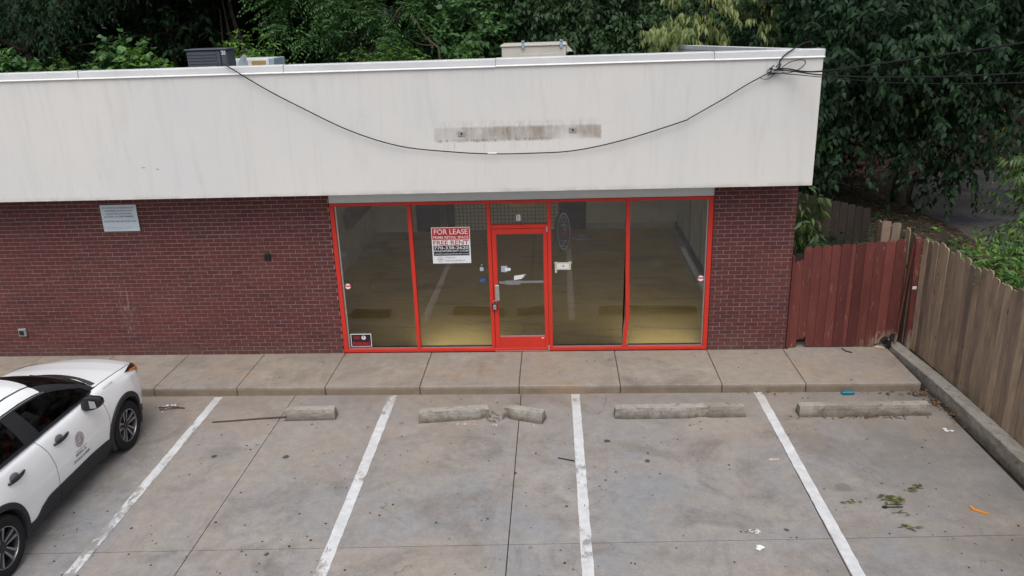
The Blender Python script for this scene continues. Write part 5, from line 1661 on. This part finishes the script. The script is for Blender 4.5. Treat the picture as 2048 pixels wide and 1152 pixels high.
# --- the wood behind the shop, far to near
R0 = np.random.RandomState(5)
P = np.stack([R0.uniform(-46,56,12500), R0.uniform(26,46,12500), R0.uniform(-.2,15,12500)], -1)
D = R0.normal(0,.6,(12500,3)) + np.array([0,-.8,.1])
data = sprays(R0, P, D, R0.uniform(.8,1.6,12500), 8, .95, .5)
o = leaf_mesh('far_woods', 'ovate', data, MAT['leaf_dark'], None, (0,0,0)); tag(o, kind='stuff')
WOOD = ['beyond the far left edge','far behind the left end of the roof','behind the hanging tree','left of the bush sprays','behind the feathery bush','left behind the condenser','behind the satellite dish','behind the feathery tree crown','right behind the feathery tree','behind the low feathery tree','behind the rooftop unit','right of the rooftop unit','behind the pale drooping tree','behind the shop right corner','behind the big leaved tree','behind the yellow post']
for k in range(16):
    x = -34 + k*4.9 + rnd.uniform(-1.4,1.4); y = 24.5 + rnd.uniform(-1.5,2.5)
    if 15 < x < 20: y += 3
    t = thing('wood_tree', 'dark slim tree of the shaded wood, ' + WOOD[k], 'tree', (x,y,-.2), group='trees of the wood behind the shop')
    lx = rnd.uniform(-1.2,1.2)
    trunk(t, None, [[(x,y,-.2),(x+lx*.4,y,4),(x+lx,y+.3,11)],[(x+lx*.45,y,5),(x+lx*.5+1.4,y-.8,8.5)],[(x+lx*.5,y,5.5),(x+lx*.5-1.5,y-.4,9)]], rnd.uniform(.10,.2), 'bark_dark')
    Rk = np.random.RandomState(100+k)
    P, D = lobes(Rk, [((x+lx,y-.6,11.5),(3.6,3.2,3.2),1.0),((x-1.6,y-1,8.6),(2.4,2.2,1.7),1.0),((x+2.0,y-.4,9.0),(2.4,2.2,1.7),1.0)], 46)
    dt = sprays(Rk, P, D, Rk.uniform(.6,1.3,len(P)), 8, .48, .5)
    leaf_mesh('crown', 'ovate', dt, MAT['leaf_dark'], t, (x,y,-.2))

# leaning trunk in the dark gap behind the condenser
tree('leaning_tree', 'dark leaning trunk with thin side stems in the gap behind the condenser', (-8.0,20.0,-.2),
     [((-9.3,20.2,9.6),(2.6,2.4,2.2),1.0),((-7.4,19.6,7.9),(1.7,1.6,1.1),1.0),((-10.6,19.0,7.8),(1.6,1.6,1.0),1.0)], 34, 'ovate', 'leaf_dark', 11, .30, r0=.15,
     limbs=[[(-8.0,20,-.2),(-8.35,20,3.9),(-8.75,20,5.2),(-9.1,20.1,9)],[(-8.9,19.9,3.0),(-9.25,19.9,4.6),(-9.2,19.9,5.8)],[(-8.4,19.9,3.6),(-8.9,19.7,4.9),(-9.0,19.7,6.4)]], bark='bark_dark')
# left: dark hanging tree, then low bright bushes at the roof edge
tree('hanging_tree', 'dark hanging tree over the left end of the roof', (-15.5,18.5,-.2),
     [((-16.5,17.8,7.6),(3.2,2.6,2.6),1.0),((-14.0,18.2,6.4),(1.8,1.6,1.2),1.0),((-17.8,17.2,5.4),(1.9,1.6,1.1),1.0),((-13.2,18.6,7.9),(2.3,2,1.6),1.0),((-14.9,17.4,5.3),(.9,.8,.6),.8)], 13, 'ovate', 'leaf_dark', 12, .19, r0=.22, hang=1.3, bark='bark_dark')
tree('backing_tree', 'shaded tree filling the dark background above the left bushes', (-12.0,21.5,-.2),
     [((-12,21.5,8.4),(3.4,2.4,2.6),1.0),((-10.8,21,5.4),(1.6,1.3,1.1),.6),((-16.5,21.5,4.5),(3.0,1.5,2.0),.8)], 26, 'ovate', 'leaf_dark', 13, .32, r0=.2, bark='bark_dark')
for k, (lab, base, LB, mat, st, ll, sd, den) in enumerate((
    ('mid green bush with arching leaf sprays at the far left above the roof edge', (-14.2,13.6,-.2), [((-14.3,13.4,3.55),(1.4,1.0,1.15),1.2),((-13.2,13.3,3.35),(1.0,.9,.95),1.0),((-15.4,13.5,3.3),(1.1,.9,1.1),1.0)], 'leaf_fine', 'lobed', .21, 21, 34),
    ('fresh green bush with feathery shoots left of the dark one', (-11.6,13.4,-.2), [((-11.7,13.2,3.5),(1.05,.9,1.05),1.3),((-12.4,13.2,3.0),(.8,.8,.95),1.0)], 'leaf_bright', 'frond', .15, 22, 30),
    ('tall blue green bush with broad leaves between the feathery one and the condenser', (-10.2,14.2,-.2), [((-10.3,14.0,3.6),(1.15,.9,1.2),1.0),((-9.5,13.7,3.2),(.95,.8,1.05),1.0)], 'leaf_fine', 'lobed', .23, 23, 32),
    ('bush with lime green young shoots just left of the condenser', (-8.9,13.0,-.2), [((-8.9,12.8,3.55),(.55,.5,1.05),1.0),((-8.2,12.7,3.0),(.5,.5,.9),1.0),((-9.3,12.8,3.9),(.28,.28,.72),1.6)], 'leaf_bright', 'lobed', .19, 24, 40),
    ('thin lime green climber shoots just right of the satellite dish', (-6.0,13.4,-.2), [((-6.1,13.2,3.4),(.4,.4,1.1),1.0),((-5.2,13.2,3.2),(.6,.5,.95),1.0),((-5.55,13.2,4.2),(.22,.22,.85),2.0),((-6.35,13.2,4.0),(.18,.2,.65),2.0)], 'leaf_bright', 'lance', .20, 25, 70))):
    tree('roof_edge_bush', lab, base, LB, den, st, mat, sd, ll, r0=.04, group='bushes along the back of the roof', clumps=6, sig=.16, cat_='bush', L=.42, hang=.35, n=6)
# ailanthus: feathery big crown
tree('feathery_tree', 'big feathery leaved tree with a bright crown behind the roof left of centre', (-3.2,17.5,-.2),
     [((-3.2,17.0,6.6),(2.9,2.0,1.9),1.0),((-4.9,16.6,5.6),(1.6,1.3,1.05),1.1),((-1.6,16.4,5.4),(1.55,1.2,1.0),1.1),((-3.4,15.9,4.8),(1.6,1.1,.9),1.1),((-.9,17.2,6.6),(1.5,1.4,1.2),1.0),((-5.6,17.2,6.9),(1.5,1.4,1.2),1.0)], 11, 'frond', 'leaf_fine', 31, .20, r0=.16, clumps=9, sig=.26, L=.72, n=8)
tree('low_feathery_tree', 'lower feathery tree with lime tips just above the roof edge', (-1.2,14.4,-.2),
     [((-1.3,14.2,3.5),(1.7,1.0,.95),1.0),((-2.9,14.4,3.2),(1.1,.9,.8),1.0),((.2,14.2,3.5),(1.2,.9,1.0),1.0)], 14, 'frond', 'leaf_bright', 32, .17, r0=.05, clumps=9, sig=.2, L=.6, n=7, cat_='bush',
     limbs=[[(.1,14,-.2),(.15,14.0,3.2),(-.05,14,4.35),(-.42,14,4.65),(-.58,14,4.95),(-.85,14,5.4)],[(-.1,14,4.4),(-.5,13.9,4.45),(-.8,13.9,4.55)]])
tree('lobed_leaf_tree', 'tree with broad lobed leaves and light tips left of the rooftop unit', (1.2,16.0,-.2),
     [((1.1,15.6,5.0),(1.25,1.0,.95),1.0),((.2,15.4,4.5),(.7,.6,.55),1.0),((1.6,15.2,4.2),(1.1,.9,.85),1.1),((1.2,16.2,6.2),(1.3,1.0,.9),.6)], 16, 'lobed', 'leaf_fine', 33, .24, r0=.10, clumps=8, sig=.2, L=.5, n=5)
tree('dark_crown_tree', 'dark broad crowned tree with drooping leaves behind the rooftop unit', (4.8,17.0,-.2),
     [((4.6,16.4,6.3),(2.6,1.7,1.6),1.0),((3.0,16.2,5.4),(1.3,1.1,.9),1.0),((6.2,16.4,5.2),(1.6,1.2,1.2),1.0),((4.6,15.7,4.6),(1.5,1.0,.9),1.0),((6.9,16.4,4.0),(1.4,1.0,.9),.8)], 34, 'ovate', 'leaf_mid', 34, .21, r0=.2, clumps=8, sig=.26, hang=.95, L=.6, bark='bark_dark')
tree('backing_tree', 'deep shaded tree standing behind the rooftop unit', (2.4,20.5,-.2),
     [((2.4,20.5,7.2),(3.4,1.8,2.4),1.0),((6.0,20.5,6.0),(3.0,1.6,2.4),1.0),((-.5,20.5,4.5),(2.4,1.4,1.6),.8),((8.8,20,5),(2.6,1.5,2.6),1.0)], 24, 'ovate', 'leaf_dark', 35, .34, r0=.2, bark='bark_dark')
# pale yellow-green drooping leaves overhanging the right of the roof
tree('drooping_tree', 'tree with pale yellow green leaves drooping over the right of the roof', (7.9,13.2,-.2),
     [((7.4,10.9,5.3),(1.1,.9,.60),1.2),((8.5,11.0,5.0),(1.1,.9,.55),1.2),((6.6,10.8,4.75),(.65,.6,.45),1.3),((9.2,11.2,4.75),(.6,.6,.40),1.1),((8.0,11.6,6.3),(1.4,1.2,.8),.9),((7.3,10.6,4.55),(.8,.6,.35),1.2)], 12, 'lance', 'leaf_yellow', 41, .27, r0=.10, clumps=6, sig=.13, hang=2.2, L=.38, n=8, objects=300,
     limbs=[[(7.9,13.2,-.2),(7.9,12.6,3.5),(7.9,11.6,5.6),(7.8,11.0,6.4)],[(7.9,12.4,4.0),(7.6,11.5,4.9),(6.9,10.8,4.9)],[(7.9,12.2,4.4),(8.5,11.4,5.0),(9.2,11.1,4.9)]])
tree('under_tree', 'dark green shrubby tree under the pale drooping leaves', (8.2,14.0,-.2),
     [((8.2,13.2,4.6),(1.9,1.0,1.2),1.0),((6.6,13.0,4.2),(1.1,.9,.8),1.0),((9.9,12.6,4.6),(1.2,.9,1.2),1.0)], 34, 'ovate', 'leaf_mid', 42, .19, r0=.1, clumps=5, sig=.2, hang=.8)
# right: big tree with large pointed leaves
big = [((12.2,8.6,6.0),(2.0,1.6,1.3),1.0),((14.2,9.2,5.6),(2.2,1.6,1.2),1.0),((11.0,7.6,4.6),(1.2,1.1,.8),1.1),((12.9,7.6,4.5),(1.5,1.1,.8),1.1),((14.8,8.2,4.55),(1.3,1.1,.70),1.1),
       ((11.9,7.8,3.4),(1.2,1.0,.7),1.3),((12.6,7.2,2.6),(1.2,.7,.8),1.2),((13.3,7.1,3.8),(1.2,.7,.7),1.0),((13.4,7.8,3.1),(1.2,1.0,.75),1.0),((10.6,8.0,3.0),(.9,.9,.8),.9),((13.0,8.0,2.2),(1.0,.8,.6),.9),((13.6,7.6,1.55),(.55,.5,.50),1.0),((11.6,8.4,2.0),(1.1,.9,.8),.8),
       ((15.9,9.4,4.4),(1.0,1.0,.9),.8),((16.2,9.6,5.6),(1.5,1.2,1.0),1.0),((10.4,8.8,5.8),(1.1,1.1,.9),.9),((13.0,10.2,8.0),(3.2,2.4,1.6),.8)]
tree('big_leaf_tree', 'large tree with big pointed leaves hanging beside the right end of the shop', (13.0,10.0,-.2), big, 9.5, 'ovate', 'leaf_big', 51, .225, r0=.2, clumps=9, sig=.28, hang=1.0, L=1.0, n=11, objects=300,
     limbs=[[(13,10,-.2),(12.9,9.7,3),(12.9,9.6,6.5)],[(12.9,9.7,3.2),(12,8.6,4.3),(11,7.8,4.6)],[(12.9,9.7,3.6),(13.8,8.8,4.6),(14.8,8.2,4.2)],[(12.9,9.8,2.6),(13.2,8.6,2.6),(13.6,7.8,1.9)],[(12.9,9.7,4.2),(12.6,8.4,5.0),(12.9,7.6,4.5)]])
tree('shade_tree', 'nearly black tree in the shade between the shop and the big leaved tree', (10.6,11.5,-.2),
     [((10.6,11.2,4.6),(1.8,1.2,2.2),1.0),((10.2,10.4,2.2),(1.4,1.0,1.3),1.0),((12.6,11.8,2.8),(2.2,1.0,1.6),.9),((15.2,12.6,4.4),(2.6,1.2,1.5),.9),((17.5,13.5,5.2),(2.6,1.4,1.6),.9)], 34, 'ovate', 'leaf_dark', 52, .22, r0=.15, clumps=5, sig=.24, hang=.9, bark='bark_dark')
tree('edge_tree', 'dark tree at the far right edge behind the driveway', (20.5,14.8,-.2),
     [((20,14,5.8),(2.6,2.0,1.6),1.0),((18.3,13.4,5.2),(1.5,1.3,1.0),1.0),((21.6,13.6,4.7),(1.4,1.3,.8),1.0),((19.2,13.0,4.8),(1.1,1.0,.7),1.0),((18.0,12.6,4.2),(.9,.8,.5),.8)], 26, 'ovate', 'leaf_big', 53, .20, r0=.16, clumps=6, sig=.24, hang=.9)
tree('shoulder_tree', 'tree with light edged leaves at the right edge above the wires', (16.5,6.0,-.2),
     [((16.0,5.6,7.2),(2.4,2,1.3),1.0),((17.5,6.5,6.2),(1.6,1.4,1.0),1.0)], 24, 'ovate', 'leaf_big', 54, .26, r0=.18, clumps=5, sig=.22, hang=.9)
# shrubs around the fence
tree('privet_shrub', 'grey green shrub with glossy narrow leaves at the right edge of the driveway', (11.9,1.2,-.2),
     [((11.35,1.0,2.72),(.36,.36,.36),1.2),((11.35,1.0,2.15),(.36,.36,.42),1.2),((11.85,1.2,2.5),(.5,.5,.6),1.0),((11.25,1.0,1.8),(.26,.26,.2),1.0),((11.7,1.2,1.2),(.5,.5,.6),.8)], 90, 'lance', 'leaf_glossy', 61, .165, r0=.03, clumps=4, sig=.1, hang=.9, L=.25, n=8, cat_='bush', objects=300)
tree('fence_shrub', 'bright green shrub with upright glossy leaves behind the picket fence', (10.2,-.6,-.2),
     [((9.85,-.1,1.48),(.30,.40,.28),1.3),((10.2,-.7,1.62),(.38,.45,.36),1.3),((10.45,-1.4,1.78),(.45,.5,.36),1.3),((9.95,.7,1.22),(.35,.5,.30),1.2),((9.9,-1.6,1.75),(.3,.5,.28),1.2),((10.5,-.3,1.1),(.5,.7,.4),.8),((10.2,-2.2,1.4),(.4,.6,.4),.9)], 80, 'lance', 'leaf_bright', 62, .15, r0=.03, clumps=3, sig=.1, hang=-.3, L=.22, n=7, cat_='bush', objects=300)
tree('side_shrub', 'leafy weed growing up in the gap beside the shop wall', (7.75,1.0,-.2),
     [((7.62,.9,2.2),(.16,.2,.5),1.4),((7.6,.9,1.7),(.15,.2,.3),1.2)], 100, 'lance', 'leaf_glossy', 63, .22, r0=.015, clumps=3, sig=.08, hang=1.0, L=.25, n=5, cat_='bush')
tree('wall_post_bush', 'pale leaved bush at the right edge beside the yellow post', (21.5,17.2,-.2),
     [((21.6,16.9,1.5),(.75,.6,.55),1.0),((22.2,16.8,2.4),(.9,.7,.7),1.0)], 50, 'lance', 'leaf_glossy', 64, .26, r0=.04, clumps=4, sig=.14, hang=.6, L=.4, cat_='bush')
# dark undergrowth on the bank
R9 = np.random.RandomState(9)
nb = 420
P = np.stack([R9.uniform(9.6,12.6,nb), R9.uniform(1,13,nb), R9.uniform(.05,.35,nb)], -1)
P[:,2] *= np.clip((13.6-P[:,0])/2.5, .25, 1)
data = sprays(R9, P, R9.normal(0,1,(nb,3))*np.array([1,1,.4])+np.array([.2,-.3,.4]), R9.uniform(.2,.45,nb), 6, .14, .3)
tag(leaf_mesh('undergrowth', 'ovate', data, MAT['leaf_dark'], None, (0,0,0)), kind='stuff')
nb = 900
P = np.stack([R9.uniform(7.4,9.3,nb), R9.uniform(.9,8,nb), R9.uniform(-.1,1.15,nb)], -1)
data = sprays(R9, P, R9.normal(0,1,(nb,3))*np.array([1,1,.4])+np.array([0,-.2,.6]), R9.uniform(.2,.5,nb), 6, .17, .3)
tag(leaf_mesh('undergrowth', 'ovate', data, MAT['leaf_dark'], None, (0,0,0)), kind='stuff')
# dead leaves on the soil
def litter(name, n, xr, yr, zf, size, seed, mat, kind='leaflet'):
    R = np.random.RandomState(seed)
    P = np.stack([R.uniform(*xr,n), R.uniform(*yr,n), np.zeros(n)], -1)
    P[:,2] = [zf(x,y)+.012 for x,y in P[:,:2]]
    d = R.normal(0,1,(n,3))*np.array([1,1,.18]); u = np.array([0,0,1.0])+R.normal(0,.3,(n,3))
    return tag(leaf_mesh(name, kind, (P,d,u,size*R.uniform(.5,1.3,n)), mat, None, (0,0,0)), kind='stuff')
dead = mat_leaf('dead_leaf', [(0,(.06,.040,.024)),(.5,(.14,.088,.045)),(.85,(.25,.17,.09)),(1,(.36,.29,.19))], rough=.8, trans=.1)
litter('leaf_litter', 5200, (13,26), (14.6,22), lambda x,y: hslope(x,y)-.2, .17, 1, dead)
litter('leaf_litter', 900, (13.2,19), (6.5,15.2), lambda x,y: -.15, .13, 2, dead)
litter('leaf_litter', 2600, (9.6,13.9), (-2,13), lambda x,y: hbank(x,y)-.2, .15, 3, dead)

# ================================================================== SMALL THINGS ON THE GROUND
def gz(x, y): return LZ+.002
def scatter_lit(name, spots, mat, size, kind='leaflet', seed=0, z=LZ):
    R = np.random.RandomState(seed); P = []
    for (x, y, sx_, sy_, n) in spots:
        P.append(np.stack([R.normal(x,sx_,n), R.normal(y,sy_,n), np.full(n, z+.008)+R.uniform(0,.012,n)], -1))
    P = np.concatenate(P); n = len(P)
    d = R.normal(0,1,(n,3))*np.array([1,1,.15]); u = np.array([0,0,1.0])+R.normal(0,.25,(n,3))
    return tag(leaf_mesh(name, kind, (P,d,u,size*R.uniform(.5,1.3,n)), mat, None, (0,0,0)), kind='stuff')
scatter_lit('dry_leaves', [(8.86,-1.42,.10,.05,50),(8.98,-1.62,.04,.14,60),(9.02,-2.0,.03,.2,26),(7.9,-2.10,.45,.02,55),(8.4,-1.36,.3,.02,20),(6.7,-1.34,.25,.015,18)], dead, .075, seed=4)
scatter_lit('leaf_crumbs', [(3.5,-3.5,3.4,1.3,90)], dead, .035, seed=6)
# gum-dark bits and grit on the slabs
R7 = np.random.RandomState(77); n = 240
P = np.stack([R7.uniform(-2.2,8.6,n), R7.uniform(-6.0,-1.4,n), np.full(n, LZ+.003)], -1)
d = R7.normal(0,1,(n,3))*np.array([1,1,.02]); u = np.array([0,0,1.0])+R7.normal(0,.05,(n,3))
tag(leaf_mesh('grit', 'lobed', (P,d,u,.018+.022*R7.rand(n)**2), MAT['joint'], None, (0,0,0)), kind='stuff')
n = 40
P = np.stack([R7.uniform(-2.5,8.6,n), R7.uniform(-1.2,-.1,n), np.full(n, .004)], -1)
d = R7.normal(0,1,(n,3))*np.array([1,1,.02]); u = np.array([0,0,1.0])+R7.normal(0,.05,(n,3))
tag(leaf_mesh('grit', 'lobed', (P,d,u,.016+.022*R7.rand(n)**2), MAT['joint'], None, (0,0,0)), kind='stuff')
MAT['teal'] = simple('teal_wrap', (.0,.17,.22), .4, .4)
q = MB(); q.bevbox(7.76,7.94,-1.415,-1.345,LZ+.002,LZ+.05,.012)
o = tag(q.build('snack_packet', MAT['teal']), 'flattened teal packet lying at the foot of the kerb', 'packet')
def shape(name, pts, z, th, mat, label, cat_):
    q = MB(); q.prism(pts, 'z', z, z+th); return tag(q.build(name, mat), label, cat_)
MAT['orange'] = simple('orange_plastic', (.62,.25,.03), .5, .4)
MAT['tan_leaf'] = simple('tan_paper', (.50,.41,.31), .8, .2, var=.2)
shape('orange_strap', [(8.24,-4.24),(8.27,-4.235),(8.275,-4.29),(8.39,-4.385),(8.375,-4.405),(8.26,-4.325),(8.245,-4.31)], LZ+.003, .012, MAT['orange'], 'bent orange plastic strip on the concrete near the right edge', 'strip')
shape('tan_scrap', [(6.25,-3.21),(6.28,-3.19),(6.33,-3.20),(6.38,-3.195),(6.40,-3.215),(6.37,-3.24),(6.32,-3.235),(6.27,-3.245)], LZ+.003, .004, MAT['tan_leaf'], 'tan scrap of paper left of the cleanest bay line', 'scrap')
for (x, y, k, lab) in ((5.74,-4.72,1,'curled white paper curls on the concrete left of the cleanest bay line'),(5.70,-4.99,2,'two small white scraps just below the cross joint'),(8.80,-2.50,3,'crumpled white tissue near the fence kerb')):
    r = random.Random(k); s = thing('paper_scrap', lab, 'paper', (x,y,LZ), group='white paper litter')
    for j in range(4 if k < 3 else 3):
        a = r.uniform(0,6.28); px, py = x+r.gauss(0,.035), y+r.gauss(0,.025)
        if k == 1:
            q = MB(); pts = [(px+.03*math.cos(a+b_), py+.03*math.sin(a+b_), LZ+.006+.004*b_) for b_ in np.linspace(0,3.4,8)]; q.tube(pts, .005, 4)
        else:
            q = MB(); bm = bmesh.new(); bmesh.ops.create_icosphere(bm, subdivisions=1, radius=.035)
            for v in bm.verts: v.co = Vector((v.co.x*r.uniform(.5,1.3)+px, v.co.y*r.uniform(.5,1.1)+py, abs(v.co.z)*r.uniform(.2,.7)+LZ+.004))
            bm.verts.index_update(); q.add([v.co[:] for v in bm.verts], [[v.index for v in f.verts] for f in bm.faces]); bm.free()
        q.build('piece', MAT['paper'], s)
# fallen sprigs and the black spoon
def sprig(x, y, n, seed, label, ln=.12):
    R = np.random.RandomState(seed)
    t = thing('fallen_sprig', label, 'sprig', (x,y,LZ), group='green sprigs dropped on the concrete')
    P = np.stack([x+R.normal(0,.055,n), y+R.normal(0,.03,n), np.full(n, LZ+.012)+R.uniform(0,.02,n)], -1)
    d = np.array([1,.1,0])+R.normal(0,.6,(n,3))*np.array([1,1,.15]); u = np.array([0,0,1.0])+R.normal(0,.4,(n,3))
    leaf_mesh('leaves', 'lance', (P,d,u,ln*R.uniform(.6,1.2,n)), MAT['sprig'], t, (x,y,LZ))
    q = MB(); q.tube([(x-.09,y-.01,LZ+.008),(x,y+.005,LZ+.012),(x+.09,y-.005,LZ+.008)], .003, 4); q.build('stem', MAT['bark'], t)
MAT['sprig'] = mat_leaf('wilted_leaf', [(0,(.06,.075,.02)),(.6,(.12,.135,.035)),(1,(.24,.24,.09))], rough=.6)
sprig(7.41,-4.10,14,1,'largest green sprig lying beside the black spoon')
sprig(7.42,-4.21,9,4,'green sprig touching the black spoon')
sprig(7.80,-3.88,11,2,'green sprig up and to the right of the spoon',.10)
sprig(6.93,-4.16,6,3,'small green sprig to the left of the spoon',.08)
sprig(7.38,-4.64,7,5,'small green sprig just above the cross joint',.09)
sprig(7.42,-4.37,3,6,'tiny green leaf pair below the spoon',.07)
q = MB(); q.tube([(7.33,-4.265,LZ+.012),(7.40,-4.27,LZ+.014),(7.50,-4.262,LZ+.012)], .007, 6)
q.prism([(7.265,-4.265),(7.285,-4.245),(7.32,-4.250),(7.335,-4.265),(7.32,-4.282),(7.285,-4.285)], 'z', LZ+.005, LZ+.016)
tag(q.build('plastic_spoon', MAT['black_plastic']), 'black plastic spoon lying among the green sprigs', 'spoon')
# rusty bar and sticks
MAT['rust'] = simple('rusty_bar', (.11,.065,.045), .85, .2, var=.3, scale=20)
q = MB(); q.tube([(-1.41,-2.165,LZ+.012),(-1.1,-2.125,LZ+.013),(-.75,-2.07,LZ+.015),(-.36,-2.03,LZ+.02)], .0115, 6)
tag(q.build('rusty_bar', MAT['rust']), 'long rusty steel bar lying left of the short wheel stop', 'bar')
q = MB()
q.tube([(-2.42,-1.72,LZ+.02),(-2.25,-1.70,LZ+.025),(-2.02,-1.72,LZ+.012)], .010, 5); q.tube([(-2.38,-1.78,LZ+.015),(-2.2,-1.75,LZ+.02),(-2.12,-1.70,LZ+.03)], .007, 5)
tag(q.build('broken_twigs', MAT['rust']), 'small heap of broken twigs in front of the white car', 'twigs')
q = rubble(None, -2.28, -1.68, 14, .08, .05, .008, .03, 21); tag(q.build('white_rubble', MAT['paper']), kind='stuff')
q = MB(); q.tube([(3.58,-3.17,LZ+.008),(3.70,-3.215,LZ+.008),(3.79,-3.25,LZ+.010)], .008, 5)
tag(q.build('black_stick', MAT['black_plastic']), 'short black stick touching the bay line right of the broken stop', 'stick')
q = MB(); q.tube([(8.20,-.02,.012),(8.22,-.14,.012),(8.30,-.20,.012)], .009, 5)
tag(q.build('curved_stick', MAT['bark_dark']), 'small curved stick on the pavement below the red gate', 'stick')
r = random.Random(5); q = MB(); bm = bmesh.new(); bmesh.ops.create_icosphere(bm, subdivisions=2, radius=.075)
for v in bm.verts: v.co = Vector((v.co.x*r.uniform(.8,1.15)*.75+8.93, v.co.y*r.uniform(.8,1.1)+.0, v.co.z*r.uniform(.85,1.15)*1.2+.08))
bm.verts.index_update(); q.add([v.co[:] for v in bm.verts], [[v.index for v in f.verts] for f in bm.faces]); bm.free()
tag(q.build('black_bag', MAT['gloss_black']), 'small crumpled black bag stuffed under the rotten foot of the gate', 'bag')
q = MB(); q.add([(8.72,.02,.006),(8.86,-.05,.006),(8.90,.0,.006),(8.78,.06,.02)], [(0,1,2,3)]); tag(q.build('bark_scrap', MAT['tan_leaf'], None), 'pale scrap of wood under the gate beside the black bag', 'scrap')
